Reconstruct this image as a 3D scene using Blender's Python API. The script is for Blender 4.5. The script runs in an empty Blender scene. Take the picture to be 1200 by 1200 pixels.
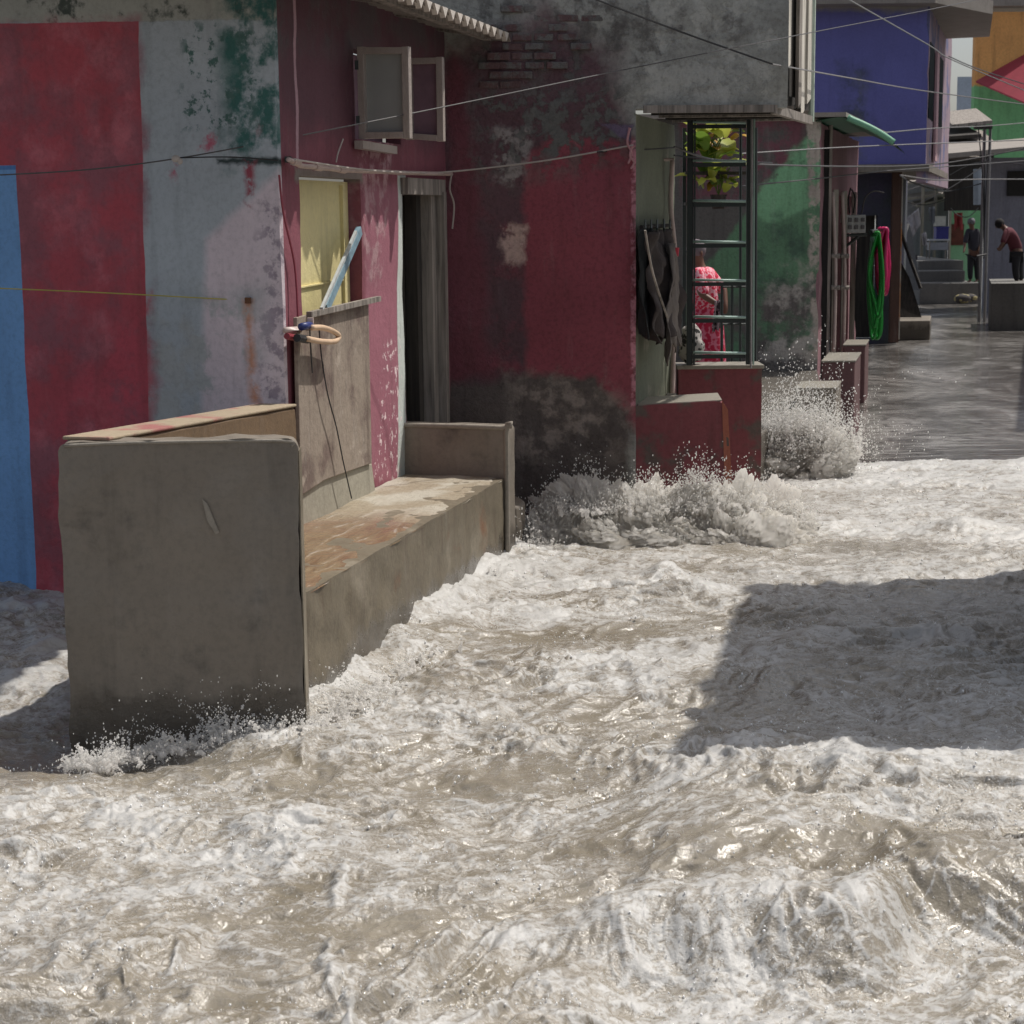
import bpy, bmesh, math, random
import numpy as np
from mathutils import Vector, Matrix
R_ = math.radians
random.seed(7)
rng = np.random.default_rng(11)
scene = bpy.context.scene
col = scene.collection

# ------------------------------------------------------------------ camera, world, sun, exposure
F = 2150.0; HCAM = 2.1
TH = math.atan(343 / F); ROLL = R_(0.6)
RC = Matrix.Rotation(math.pi / 2 - TH, 3, 'X') @ Matrix.Rotation(-ROLL, 3, 'Z')
cam_d = bpy.data.cameras.new('camera'); cam = bpy.data.objects.new('camera', cam_d); col.objects.link(cam)
cam.matrix_world = Matrix.Translation((0, 0, HCAM)) @ RC.to_4x4()
cam_d.sensor_width = 36; cam_d.lens = F / 1200 * 36; cam_d.clip_end = 3000; cam_d.clip_start = .1
cam_d.dof.use_dof = True; cam_d.dof.focus_distance = 9.5; cam_d.dof.aperture_fstop = 9
scene.camera = cam

SUN_EL, SUN_AZ = R_(62), math.atan2(.86, .50)         # azimuth measured from +Y towards +X
world = bpy.data.worlds.new('World'); scene.world = world; world.use_nodes = True
wn = world.node_tree; bg = wn.nodes['Background']
sky = wn.nodes.new('ShaderNodeTexSky'); sky.sky_type = 'NISHITA'; sky.sun_disc = False
sky.sun_elevation = SUN_EL; sky.sun_rotation = SUN_AZ; sky.dust_density = 3.0; sky.air_density = 1.0
sky.ozone_density = .6
hs = wn.nodes.new('ShaderNodeHueSaturation'); hs.inputs['Saturation'].default_value = .55
wn.links.new(sky.outputs[0], hs.inputs['Color']); wn.links.new(hs.outputs[0], bg.inputs[0]); bg.inputs[1].default_value = 0.102
sd = bpy.data.lights.new('sun', 'SUN'); sd.energy = 3.6; sd.angle = R_(0.6); sd.color = (1, .955, .89)
sun = bpy.data.objects.new('sun', sd); col.objects.link(sun)
SD = Vector((math.sin(SUN_AZ) * math.cos(SUN_EL), math.cos(SUN_AZ) * math.cos(SUN_EL), math.sin(SUN_EL)))
sun.rotation_euler = SD.to_track_quat('Z', 'Y').to_euler(); sun.location = (20, 10, 30)
scene.view_settings.view_transform = 'Standard'; scene.view_settings.look = 'None'
scene.view_settings.exposure = 0.1; scene.view_settings.gamma = 1
scene.view_settings.use_curve_mapping = False
scene.render.engine = 'CYCLES'

# ------------------------------------------------------------------ geometry helpers
def ray(px, py): return RC @ Vector(((px - 600) / F, (600 - py) / F, -1))
def atY(px, py, Y):
    r = ray(px, py); t = Y / r.y; return Vector((r.x * t, Y, HCAM + r.z * t))
def atZ(px, py, z):
    r = ray(px, py); t = (z - HCAM) / r.z; return Vector((r.x * t, r.y * t, z))
class Plane:                      # vertical plane through two plan points, normal n towards the viewer side
    def __init__(s, a, b):
        s.a = Vector(a[:2]); d = Vector(b[:2]) - s.a; s.L = d.length; s.d = d.normalized()
        s.n = Vector((s.d.y, -s.d.x))
    def at(s, px, py, off=0):
        r = ray(px, py); o = s.a + s.n * off
        t = (o.x * s.n.x + o.y * s.n.y) / (r.x * s.n.x + r.y * s.n.y)
        return Vector((r.x * t, r.y * t, HCAM + r.z * t))
    def uv(s, px, py, off=0):
        p = s.at(px, py, off); return ((Vector(p[:2]) - s.a).dot(s.d), p.z)
    def pt(s, u, z, off=0):
        q = s.a + s.d * u + s.n * off; return Vector((q.x, q.y, z))

def lerp(a, b, t): return a + (b - a) * t
OFF = {}
class MB:
    def __init__(s): s.v = []; s.f = []; s.uv = None
    def add(s, vs, fs):
        o = len(s.v); s.v += [tuple(v) for v in vs]; s.f += [tuple(i + o for i in f) for f in fs]; return s
    def hexa(s, b, t):            # 4 bottom + 4 top, same order
        return s.add(list(b) + list(t), [(3, 2, 1, 0), (4, 5, 6, 7), (0, 1, 5, 4), (1, 2, 6, 5), (2, 3, 7, 6), (3, 0, 4, 7)])
    def box(s, c, sx, sy, sz, rz=0, tilt=None):
        m = Matrix.Rotation(rz, 3, 'Z')
        if tilt: m = m @ Matrix.Rotation(tilt[1], 3, tilt[0])
        c = Vector(c)
        q = [Vector((x * sx / 2, y * sy / 2, z * sz / 2)) for z in (-1, 1) for x, y in ((-1, -1), (1, -1), (1, 1), (-1, 1))]
        q = [c + m @ p for p in q]; return s.hexa(q[:4], q[4:])
    def prism(s, pts, vec):       # polygon extruded by vec
        n = len(pts); pts = [Vector(p) for p in pts]; vec = Vector(vec)
        fs = [tuple(range(n)), tuple(range(2 * n - 1, n - 1, -1))] + [(i, i + n, (i + 1) % n + n, (i + 1) % n) for i in range(n)]
        return s.add(pts + [p + vec for p in pts], fs)
    def tube(s, pts, r, n=6, cap=True):
        pts = [Vector(p) for p in pts]; o = len(s.v); m = len(pts)
        rs = r if isinstance(r, (list, tuple)) else [r] * m
        for i, p in enumerate(pts):
            d = (pts[min(i + 1, m - 1)] - pts[max(i - 1, 0)]).normalized()
            a = d.orthogonal().normalized() if i == 0 else (a - d * a.dot(d)).normalized()
            b = d.cross(a)
            for k in range(n):
                t = 2 * math.pi * k / n; s.v.append(tuple(p + (a * math.cos(t) + b * math.sin(t)) * rs[i]))
        for i in range(m - 1):
            for k in range(n):
                s.f.append((o + i * n + k, o + i * n + (k + 1) % n, o + (i + 1) * n + (k + 1) % n, o + (i + 1) * n + k))
        if cap: s.f.append(tuple(o + k for k in range(n))[::-1]); s.f.append(tuple(o + (m - 1) * n + k for k in range(n)))
        return s
    def ball(s, c, rx, ry=None, rz=None, n=10, m=7):
        ry = ry or rx; rz = rz or rx; o = len(s.v)
        for i in range(m + 1):
            ph = math.pi * i / m
            for k in range(n):
                t = 2 * math.pi * k / n
                s.v.append((c[0] + rx * math.sin(ph) * math.cos(t), c[1] + ry * math.sin(ph) * math.sin(t), c[2] - rz * math.cos(ph)))
        for i in range(m):
            for k in range(n): s.f.append((o + i * n + k, o + i * n + (k + 1) % n, o + (i + 1) * n + (k + 1) % n, o + (i + 1) * n + k))
        return s
def obj(name, mb, mat=None, parent=None, smooth=False, bevel=0, origin=None):
    vs = mb.v
    if parent is not None: off = OFF[parent]
    else:
        a = np.array(vs); off = Vector(origin) if origin else Vector((float(a[:, 0].mean()), float(a[:, 1].mean()), float(a[:, 2].min())))
    me = bpy.data.meshes.new(name)
    me.from_pydata([(v[0] - off.x, v[1] - off.y, v[2] - off.z) for v in vs], [], mb.f)
    if mb.uv is not None:
        l = me.uv_layers.new(name='UVMap'); idx = np.zeros(len(me.loops), dtype=np.int32); me.loops.foreach_get('vertex_index', idx)
        l.data.foreach_set('uv', np.array(mb.uv, dtype=np.float32)[idx].ravel())
    if smooth: me.shade_smooth()
    elif mb.uv is not None: me.shade_smooth(); me.set_sharp_from_angle(angle=R_(38))
    if mat: me.materials.append(mat)
    o = bpy.data.objects.new(name, me); col.objects.link(o)
    if parent is not None: o.parent = parent
    else: o.location = off
    OFF[o] = off
    if bevel:
        b = o.modifiers.new('bevel', 'BEVEL'); b.width = bevel; b.segments = 2; b.limit_method = 'ANGLE'; b.angle_limit = R_(40)
    return o
def tag(o, label=None, cat=None, group=None, kind=None):
    if label: o['label'] = label
    if cat: o['category'] = cat
    if group: o['group'] = group
    if kind: o['kind'] = kind
    return o
def empty(name, loc, label, cat, group=None):
    o = bpy.data.objects.new(name, None); col.objects.link(o); o.location = loc; OFF[o] = Vector(loc); o.empty_display_size = .1
    return tag(o, label, cat, group)

# ------------------------------------------------------------------ numpy noise
_perm = rng.permutation(4096).astype(np.int64)
_gx = np.cos(rng.uniform(0, 2 * np.pi, 4096)); _gy = np.sin(rng.uniform(0, 2 * np.pi, 4096))
def n2(x, y, seed=0):
    x = x + seed * 17.13; y = y + seed * 9.71
    xi = np.floor(x).astype(np.int64); yi = np.floor(y).astype(np.int64); fx = x - xi; fy = y - yi
    u = fx * fx * fx * (fx * (fx * 6 - 15) + 10); v = fy * fy * fy * (fy * (fy * 6 - 15) + 10)
    def g(i, j):
        h = _perm[(_perm[(xi + i) & 4095] + yi + j) & 4095]
        return _gx[h] * (fx - i) + _gy[h] * (fy - j)
    a = g(0, 0); b = g(1, 0); c = g(0, 1); d = g(1, 1)
    return (a + u * (b - a) + v * (c - a + u * (a - b - c + d))) * 1.4
def fbm(x, y, oct=4, seed=0, gain=.5, lac=2.03):
    s = 0; a = 1
    for i in range(oct): s = s + a * n2(x * lac ** i, y * lac ** i, seed + i * 3.3); a *= gain
    return s
def sstep(a, b, x):
    t = np.clip((x - a) / (b - a), 0, 1); return t * t * (3 - 2 * t)

# ------------------------------------------------------------------ shader helpers
def S(r, g, b, k=1.0):
    f = lambda c: (c / 255 / 12.92 if c / 255 <= .04045 else ((c / 255 + .055) / 1.055) ** 2.4) * k
    return (f(r), f(g), f(b))
class NT:
    def __init__(s, name):
        s.m = bpy.data.materials.new(name); s.m.use_nodes = True; s.t = s.m.node_tree
        s.b = s.t.nodes['Principled BSDF']; s.l = s.t.links
        tc = s.t.nodes.new('ShaderNodeTexCoord'); s.obj = tc.outputs['Object']; s.tc = tc
    def put(s, sock, v):
        if isinstance(v, bpy.types.NodeSocket): s.l.new(v, sock)
        elif isinstance(v, (tuple, list)): sock.default_value = tuple(v) + ((1,) if sock.type == 'RGBA' and len(v) == 3 else ())
        else: sock.default_value = v
    def math(s, op, a, b=0, c=None, clamp=False):
        n = s.t.nodes.new('ShaderNodeMath'); n.operation = op; n.use_clamp = clamp; s.put(n.inputs[0], a); s.put(n.inputs[1], b)
        if c is not None: s.put(n.inputs[2], c)
        return n.outputs[0]
    def scale(s, v, sc):
        n = s.t.nodes.new('ShaderNodeMapping'); s.put(n.inputs['Vector'], v); n.inputs['Scale'].default_value = sc; return n.outputs[0]
    def noise(s, sc, det=4, rough=.55, vec=None, dist=0, color=False, w=None):
        n = s.t.nodes.new('ShaderNodeTexNoise'); s.put(n.inputs['Vector'], vec if vec is not None else s.obj)
        n.inputs['Scale'].default_value = sc; n.inputs['Detail'].default_value = det; n.inputs['Roughness'].default_value = rough
        n.inputs['Distortion'].default_value = dist
        return n.outputs['Color' if color else 'Fac']
    def vor(s, sc, feature='F1', vec=None, rnd=1):
        n = s.t.nodes.new('ShaderNodeTexVoronoi'); n.feature = feature; s.put(n.inputs['Vector'], vec if vec is not None else s.obj)
        n.inputs['Scale'].default_value = sc; n.inputs['Randomness'].default_value = rnd; return n.outputs['Distance']
    def step(s, v, a, b, lo=0, hi=1):
        n = s.t.nodes.new('ShaderNodeMapRange'); n.interpolation_type = 'SMOOTHSTEP'; s.put(n.inputs[0], v)
        s.put(n.inputs[1], a); s.put(n.inputs[2], b); n.inputs[3].default_value = lo; n.inputs[4].default_value = hi; return n.outputs[0]
    def mix(s, f, a, b, blend='MIX'):
        n = s.t.nodes.new('ShaderNodeMix'); n.data_type = 'RGBA'; n.blend_type = blend
        s.put(n.inputs[0], f); s.put(n.inputs[6], a); s.put(n.inputs[7], b); return n.outputs[2]
    def vadd(s, a, b):
        n = s.t.nodes.new('ShaderNodeVectorMath'); n.operation = 'ADD'; s.put(n.inputs[0], a); s.put(n.inputs[1], b); return n.outputs[0]
    def vscl(s, a, k):
        n = s.t.nodes.new('ShaderNodeVectorMath'); n.operation = 'SCALE'; s.put(n.inputs[0], a); n.inputs['Scale'].default_value = k; return n.outputs[0]
    def attr(s, name):
        n = s.t.nodes.new('ShaderNodeAttribute'); n.attribute_name = name; return n
    def bump(s, h, strength=.4, dist=.01, normal=None):
        n = s.t.nodes.new('ShaderNodeBump'); n.inputs['Strength'].default_value = strength; n.inputs['Distance'].default_value = dist
        s.put(n.inputs['Height'], h)
        if normal is not None: s.put(n.inputs['Normal'], normal)
        return n.outputs[0]
    def out(s, color=None, rough=.8, normal=None, metal=0, spec=None):
        if color is not None: s.put(s.b.inputs['Base Color'], color)
        s.put(s.b.inputs['Roughness'], rough); s.put(s.b.inputs['Metallic'], metal)
        if normal is not None: s.put(s.b.inputs['Normal'], normal)
        if spec is not None: s.put(s.b.inputs['Specular IOR Level'], spec)
        return s.m
def grime(t, c, mott=.35, streak=.3, grit=.25, dirt=S(40, 38, 34), scale=1.0):
    """weathering shared by the painted and plastered surfaces: mottling, run marks, pits"""
    a = t.step(t.noise(1.3 * scale, 5, .6), .35, .72)
    c = t.mix(t.math('MULTIPLY', a, mott), c, t.mix(1.0, c, (.55, .55, .56), 'MULTIPLY'))
    b = t.step(t.noise(1.0, 5, .62, t.scale(t.obj, (9 * scale, 9 * scale, .9 * scale))), .5, .78)
    c = t.mix(t.math('MULTIPLY', b, streak), c, dirt)
    b2 = t.step(t.noise(1.0, 4, .6, t.scale(t.vadd(t.obj, (3.1, 7.7, 1.3)), (13 * scale, 13 * scale, 1.6 * scale))), .56, .8)
    c = t.mix(t.math('MULTIPLY', b2, streak * .55), c, t.mix(.5, c, (.5, .49, .47)))
    g = t.step(t.noise(34 * scale, 5, .7), .42, .7)
    c = t.mix(t.math('MULTIPLY', g, grit), c, t.mix(1.0, c, (.45, .45, .45), 'MULTIPLY'))
    return c
def plaster(name, base, mott=.4, streak=.3, grit=.3, dirt=S(40, 38, 34), patches=(), rough=.85, bump=.35, scale=1.0, tide=0):
    t = NT(name); c = base
    for colr, sc, lo, hi, dx in patches:      # (colour, noise scale, threshold lo, hi, seed)
        m = t.step(t.noise(sc, 6, .62, t.vadd(t.obj, (dx, dx * .7, dx * .3))), lo, hi); c = t.mix(m, c, colr)
    c = grime(t, c, mott, streak, grit, dirt, scale)
    if tide:
        sp = t.t.nodes.new('ShaderNodeSeparateXYZ'); t.l.new(t.obj, sp.inputs[0]); q = t.math('MULTIPLY_ADD', t.math('SUBTRACT', t.noise(4, 5, .65), .5), .35, sp.outputs[2])
        wt = t.step(q, tide + .05, tide - .03); c = t.mix(t.math('MULTIPLY', wt, .6), c, S(52, 46, 40)); rough = t.math('MULTIPLY_ADD', wt, -.35, rough)
    h = t.math('ADD', t.noise(9 * scale, 6, .65), t.math('MULTIPLY', t.noise(60 * scale, 4, .7), .35))
    return t.out(c, rough, t.bump(h, bump, .02))
def backlit(m, colr, w):
    n = m.node_tree; b = n.nodes['Principled BSDF']; o = [x for x in n.nodes if x.type == 'OUTPUT_MATERIAL'][0]
    tr = n.nodes.new('ShaderNodeBsdfTranslucent'); tr.inputs[0].default_value = (*colr, 1); mx = n.nodes.new('ShaderNodeMixShader'); mx.inputs[0].default_value = w
    n.links.new(b.outputs[0], mx.inputs[1]); n.links.new(tr.outputs[0], mx.inputs[2]); n.links.new(mx.outputs[0], o.inputs['Surface']); return m
def poly_hp(P):                                # convex polygon -> inward half planes
    n = len(P); A = sum(P[i][0] * P[(i + 1) % n][1] - P[(i + 1) % n][0] * P[i][1] for i in range(n)); sg = 1 if A > 0 else -1; hp = []
    for i in range(n):
        (x0, y0), (x1, y1) = P[i], P[(i + 1) % n]; ex, ey = x1 - x0, y1 - y0; L = math.hypot(ex, ey) or 1
        a, b = -ey / L * sg, ex / L * sg; hp.append((a, b, -(a * x0 + b * y0)))
    return hp
def murals(name, base, zones, bump=.3, rough=.8, gain=1, sat=1, **kw):
    """paint on a wall: zones = (uv polygon, colour, softness, edge noise, noise scale, (breakup scale, lo, hi) or None)"""
    t = NT(name); uv = t.tc.outputs['UV']; sp = t.t.nodes.new('ShaderNodeSeparateXYZ'); t.l.new(uv, sp.inputs[0])
    U, V = sp.outputs[0], sp.outputs[1]; c = base; rel = None
    for k, (P, colr, soft, namp, nsc, brk) in enumerate(zones):
        sh = t.vadd(t.obj, (k * 3.7, k * 1.9, k * 5.3))
        if namp > 0:
            du = t.math('MULTIPLY', t.math('SUBTRACT', t.noise(nsc, 5, .6, sh), .5), namp * 2)
            dv = t.math('MULTIPLY', t.math('SUBTRACT', t.noise(nsc, 5, .6, t.vadd(sh, (11, 5, 2))), .5), namp * 2)
            u2, v2 = t.math('ADD', U, du), t.math('ADD', V, dv)
        else: u2, v2 = U, V
        m = None
        for a, b, cc in poly_hp(P):
            q = t.math('MULTIPLY_ADD', u2, a, t.math('MULTIPLY_ADD', v2, b, cc))
            q = t.math('MULTIPLY_ADD', q, 1 / soft, .5, clamp=True); m = q if m is None else t.math('MINIMUM', m, q)
        if brk: m = t.math('MULTIPLY', m, t.step(t.noise(brk[0], 6, .65, t.vadd(sh, (4, 8, 1))), brk[1], brk[2]))
        c = t.mix(m, c, colr)
        if brk or (soft < .05 and namp > .01): mk = t.math('MULTIPLY', t.step(m, .35, .65), .22 if k % 2 else -.22); rel = mk if rel is None else t.math('ADD', rel, mk)
    c = grime(t, c, **kw)
    if gain != 1: c = t.mix(1.0, c, (gain, gain, gain), 'MULTIPLY')
    if sat != 1:
        hs_ = t.t.nodes.new('ShaderNodeHueSaturation'); hs_.inputs['Saturation'].default_value = sat; t.l.new(c, hs_.inputs['Color']); c = hs_.outputs[0]
    h = t.math('ADD', t.noise(8, 6, .65), t.math('MULTIPLY', t.noise(55, 4, .7), .35))
    if rel is not None: h = t.math('ADD', h, rel)
    return t.out(c, rough, t.bump(h, bump, .024))
def simple(name, c, rough=.6, metal=0, var=.3, sc=12, bump=.15, spec=None):
    t = NT(name); m = t.step(t.noise(sc, 5, .6), .3, .75)
    cc = t.mix(t.math('MULTIPLY', m, var), c, tuple(x * .4 for x in c))
    return t.out(cc, rough, t.bump(t.noise(sc * 3, 4, .6), bump, .004), metal, spec)
def wood(name, c, dark, axis='z', rough=.8):
    t = NT(name); sc = {'z': (22, 22, 1.3), 'x': (1.3, 22, 22), 'y': (22, 1.3, 22)}[axis]
    v = t.scale(t.obj, sc); a = t.step(t.noise(1, 6, .65, v, .6), .32, .7); cc = t.mix(a, c, dark)
    b = t.step(t.noise(4, 4, .6), .45, .8); cc = t.mix(t.math('MULTIPLY', b, .35), cc, dark)
    return t.out(cc, rough, t.bump(t.noise(1.4, 5, .7, v), .5, .006))

# ------------------------------------------------------------------ wall builder with real openings, uneven plaster
def wall_mb(pl, u0, u1, z0, z1, th, openings=(), res=.07, amp=.005, seed=0, off=0, top=None):
    us = sorted(set(list(np.arange(u0, u1, res)) + [u1] + [x for o in openings for x in (o[0], o[1])]))
    zs = sorted(set(list(np.arange(z0, z1, res)) + [z1] + [x for o in openings for x in (o[2], o[3])]))
    us = [u for i, u in enumerate(us) if i == 0 or u - us[i - 1] > 1e-4]; zs = [z for i, z in enumerate(zs) if i == 0 or z - zs[i - 1] > 1e-4]
    UU, ZZ = np.meshgrid(us, zs, indexing='ij'); D = (fbm(UU * 1.7, ZZ * 1.7, 4, seed + 5) * amp * 2 + off)
    nu, nz = len(us), len(zs); mb = MB(); ids = {}; mb.uv = []
    def vid(i, j, back):
        k = (i, j, back)
        if k not in ids:
            ids[k] = len(mb.v); zz = zs[j]
            if top is not None and j == nz - 1: zz = zz + top(us[i])
            mb.v.append(tuple(pl.pt(us[i], zz, (off - th) if back else float(D[i, j])))); mb.uv.append((us[i], zz))
        return ids[k]
    keep = np.ones((nu - 1, nz - 1), bool)
    for i in range(nu - 1):
        for j in range(nz - 1):
            cu, cz = (us[i] + us[i + 1]) / 2, (zs[j] + zs[j + 1]) / 2
            if any(o[0] < cu < o[1] and o[2] < cz < o[3] for o in openings): keep[i, j] = False
    K = lambda i, j: 0 <= i < nu - 1 and 0 <= j < nz - 1 and keep[i, j]
    for i in range(nu - 1):
        for j in range(nz - 1):
            if not keep[i, j]: continue
            mb.f.append((vid(i, j, 0), vid(i + 1, j, 0), vid(i + 1, j + 1, 0), vid(i, j + 1, 0)))
            mb.f.append((vid(i, j + 1, 1), vid(i + 1, j + 1, 1), vid(i + 1, j, 1), vid(i, j, 1)))
            for (a, b, q) in (((i, j), (i + 1, j), (i, j - 1)), ((i + 1, j), (i + 1, j + 1), (i + 1, j)), ((i + 1, j + 1), (i, j + 1), (i, j + 1)), ((i, j + 1), (i, j), (i - 1, j))):
                if not K(*q): mb.f.append((vid(*a, 1), vid(*b, 1), vid(*b, 0), vid(*a, 0)))
    return mb
def panel(pl, pts, off, th):        # polygon given by pixels on a wall plane, extruded away from the viewer by th
    P = [pl.at(x, y, off) for x, y in pts]; return MB().prism(P, Vector((-pl.n.x * th, -pl.n.y * th, 0)))
def ribbon_box(p0, p1, w, t, up=Vector((0, 0, 1))):
    """a squared bar from p0 to p1"""
    p0, p1 = Vector(p0), Vector(p1); d = (p1 - p0).normalized(); a = d.cross(up)
    if a.length < .1: a = d.cross(Vector((1, 0, 0)))
    a.normalize(); b = a.cross(d)
    q = lambda p: [p + a * w / 2 + b * t / 2, p - a * w / 2 + b * t / 2, p - a * w / 2 - b * t / 2, p + a * w / 2 - b * t / 2]
    return MB().hexa(q(p0), q(p1))

# ------------------------------------------------------------------ main plan
ZB = .525                                     # top of the concrete seat
K = atY(334, 480, 9.4)                        # corner of the front house
DV = Vector((.235, .972, 0)).normalized()     # direction of the lane
PS = Plane(K, K + DV)                         # door wall; n points to the lane
_l = atY(0, 450, 10.0); PL = Plane(_l, K)     # mural wall
_c = PS.at(527, 500); PM = Plane(_c, atY(745, 300, 12.55))   # dark red wall
KS = 2.1                                       # photographed shade values -> paint albedo
def C(r, g, b, k=KS): return tuple(min(.82, x) for x in S(r, g, b, k * 1.27))

# ------------------------------------------------------------------ materials
def pxz(pl, pts): return [pl.uv(x, y) for x, y in pts]
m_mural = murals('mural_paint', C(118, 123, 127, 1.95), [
    (pxz(PL, [(-300, -500), (335, -500), (335, 22), (-300, 32)]), C(122, 122, 116, 1.7), .01, .03, 5, None),
    (pxz(PL, [(-300, -500), (335, -500), (335, 22), (-300, 32)]), C(45, 50, 46), .05, .1, 4, (5, .52, .62)),
    (pxz(PL, [(262, -60), (335, -60), (335, 178), (262, 190)]), C(38, 72, 68, 1.7), .12, .12, 6, (6, .38, .56)),
    (pxz(PL, [(215, 30), (300, 30), (300, 150), (215, 150)]), C(52, 76, 72, 1.7), .08, .1, 9, (13, .52, .6)),
    (pxz(PL, [(255, 186), (332, 184), (332, 193), (255, 192)]), C(30, 40, 40), .02, .02, 20, None),
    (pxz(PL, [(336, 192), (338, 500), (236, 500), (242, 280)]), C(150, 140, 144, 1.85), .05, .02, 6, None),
    (pxz(PL, [(336, 215), (338, 500), (300, 500), (305, 240)]), C(118, 108, 116, 1.7), .1, .1, 8, (14, .48, .6)),
    (pxz(PL, [(300, 340), (300, 500), (170, 500), (170, 345)]), C(122, 124, 124, 1.8), .2, .15, 4, (3, .45, .55)),
    (pxz(PL, [(175, 150), (300, 150), (295, 205), (175, 210)]), C(130, 70, 84, 1.7), .1, .15, 4, (5, .55, .68)),
    (pxz(PL, [(285, 190), (299, 190), (295, 245), (289, 240)]), C(110, 50, 60, 1.7), .04, .04, 9, (16, .42, .56)),
    (pxz(PL, [(287, 352), (293, 352), (303, 470), (294, 470)]), C(150, 104, 80, 1.8), .05, .04, 8, (10, .35, .55)),
    (pxz(PL, [(-300, 33), (162, 25), (190, 1000), (-300, 1000)]), C(126, 52, 60, 1.8), .004, .008, 6, None),
    (pxz(PL, [(-300, 33), (162, 25), (190, 1000), (-300, 1000)]), C(106, 60, 68, 1.75), .08, .12, 3, (2.6, .4, .62)),
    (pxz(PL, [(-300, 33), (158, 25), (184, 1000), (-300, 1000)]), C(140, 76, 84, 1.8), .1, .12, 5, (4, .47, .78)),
    (pxz(PL, [(178, 345), (182, 490), (70, 490), (120, 400)]), C(136, 54, 64, 1.8), .12, .1, 5, (4, .38, .55)),
    (pxz(PL, [(-300, 194), (19, 194), (58, 1000), (-300, 1000)]), C(84, 118, 156, 1.75), .004, .004, 6, None),
    (pxz(PL, [(-300, 194), (19, 194), (19, 199), (-300, 200)]), C(60, 95, 140, 1.7), .004, .004, 6, None),
], mott=.35, streak=.2, grit=.28)
m_doorwall = murals('door_wall_paint_shade', C(98, 50, 60, 1.5), [
    (pxz(PS, [(322, -300), (530, -100), (530, 175), (322, 150)]), C(72, 42, 50, 1.5), .2, .2, 3, None),  # upper zones darken the wall in colour as shade below the eaves
    (pxz(PS, [(322, -300), (530, -100), (530, 60), (322, 70)]), C(62, 52, 54, 1.7), .2, .3, 3, (3, .4, .6)),
    (pxz(PS, [(426, 215), (468, 215), (468, 560), (436, 560)]), C(124, 74, 86, 1.25), .05, .05, 7, None),  # strip between the doors, its sunlight put into the pinkish colour
    (pxz(PS, [(420, 165), (460, 165), (448, 330), (428, 330)]), C(140, 108, 112, 1.3), .06, .06, 7, (9, .45, .62)),
    (pxz(PS, [(466, 205), (475, 205), (475, 560), (466, 560)]), C(150, 155, 150, 1.4), .015, .01, 20, None),
    (pxz(PS, [(450, 400), (470, 400), (470, 560), (440, 560)]), C(178, 160, 160, 1.4), .05, .08, 16, (22, .55, .62)),
    (pxz(PS, [(343, 0), (346, 0), (350, 190), (347, 190)]), C(140, 110, 116, 1.5), .01, .01, 20, None),
    (pxz(PS, [(345, 196), (425, 200), (425, 214), (345, 212)]), C(96, 88, 84, 1.6), .03, .03, 20, None),
], mott=.35, streak=.25, grit=.25, gain=1.15, sat=.95)
m_mid = murals('dark_red_wall_paint', C(96, 96, 92, 2.2), [
    (pxz(PM, [(505, 60), (640, 20), (720, 70), (740, 150), (745, 500), (505, 520)]), C(62, 44, 48, 1.9), .2, .25, 3, None),
    (pxz(PM, [(540, 0), (760, -40), (900, 20), (760, 100), (560, 100)]), C(62, 60, 58, 1.9), .2, .25, 4, (6, .45, .66)),
    (pxz(PM, [(523, 60), (546, 90), (580, 440), (523, 455)]), C(74, 38, 45, 1.8), .1, .15, 3, None),
    (pxz(PM, [(560, 190), (622, 190), (622, 440), (560, 440)]), C(84, 42, 50, 1.9), .15, .2, 3, (4, .48, .7)),
    (pxz(PM, [(615, 185), (655, 158), (746, 165), (746, 505), (615, 446)]), C(90, 42, 49, 2.1), .05, .08, 5, None),
    (pxz(PM, [(520, 450), (700, 440), (735, 480), (745, 700), (520, 700)]), C(60, 54, 51, 1.9), .06, .1, 4, None),
    (pxz(PM, [(600, 440), (700, 440), (735, 480), (730, 530), (600, 540)]), C(98, 90, 84, 1.8), .2, .15, 4, (7, .44, .62)),
    (pxz(PM, [(560, 100), (735, 100), (735, 185), (560, 215)]), C(66, 66, 64, 1.9), .2, .2, 4, (9, .45, .56)),
    (pxz(PM, [(588, 265), (618, 262), (612, 310), (590, 312)]), C(135, 115, 108, 1.7), .04, .06, 12, (9, .35, .5)),
    (pxz(PM, [(575, 150), (622, 150), (612, 215), (584, 215)]), C(105, 100, 98, 1.7), .06, .1, 9, (10, .42, .55)),
    (pxz(PM, [(705, 145), (742, 145), (740, 165), (725, 160)]), C(72, 62, 78, 1.9), .02, .03, 8, None),
    (pxz(PM, [(739, 165), (750, 165), (750, 475), (739, 475)]), C(165, 112, 122, 1.3), .012, .02, 14, (16, .4, .56)),
    (pxz(PM, [(745, -40), (915, -60), (915, 128), (745, 124)]), C(112, 112, 108, 2.2), .1, .2, 4, (5, .4, .6)),
], mott=.45, streak=.3, grit=.5, bump=.9, gain=1.22)
m_conc = plaster('wet_concrete', C(94, 87, 78, 1.6), mott=.4, streak=.35, grit=.25, dirt=S(34, 30, 26),
                 patches=[(C(100, 94, 86, 1.55), 1.6, .45, .7, 0), (C(56, 52, 48, 1.6), 3, .55, .75, 4)], rough=.6, tide=.26)
m_rim = plaster('worn_concrete_edge', S(150, 142, 130, 1.0), mott=.3, streak=.15, grit=.35, rough=.7)
m_concL = plaster('bench_side_concrete', S(120, 110, 92, 1.0), mott=.45, streak=.5, grit=.35, dirt=S(78, 60, 44),
                  patches=[(S(150, 140, 122), 2.2, .5, .72, 2), (S(128, 92, 66), 2.4, .6, .75, 9)], rough=.55, tide=.24)
m_inner = plaster('wet_inner_concrete', S(120, 98, 74), mott=.3, streak=.3, rough=.5)
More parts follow.
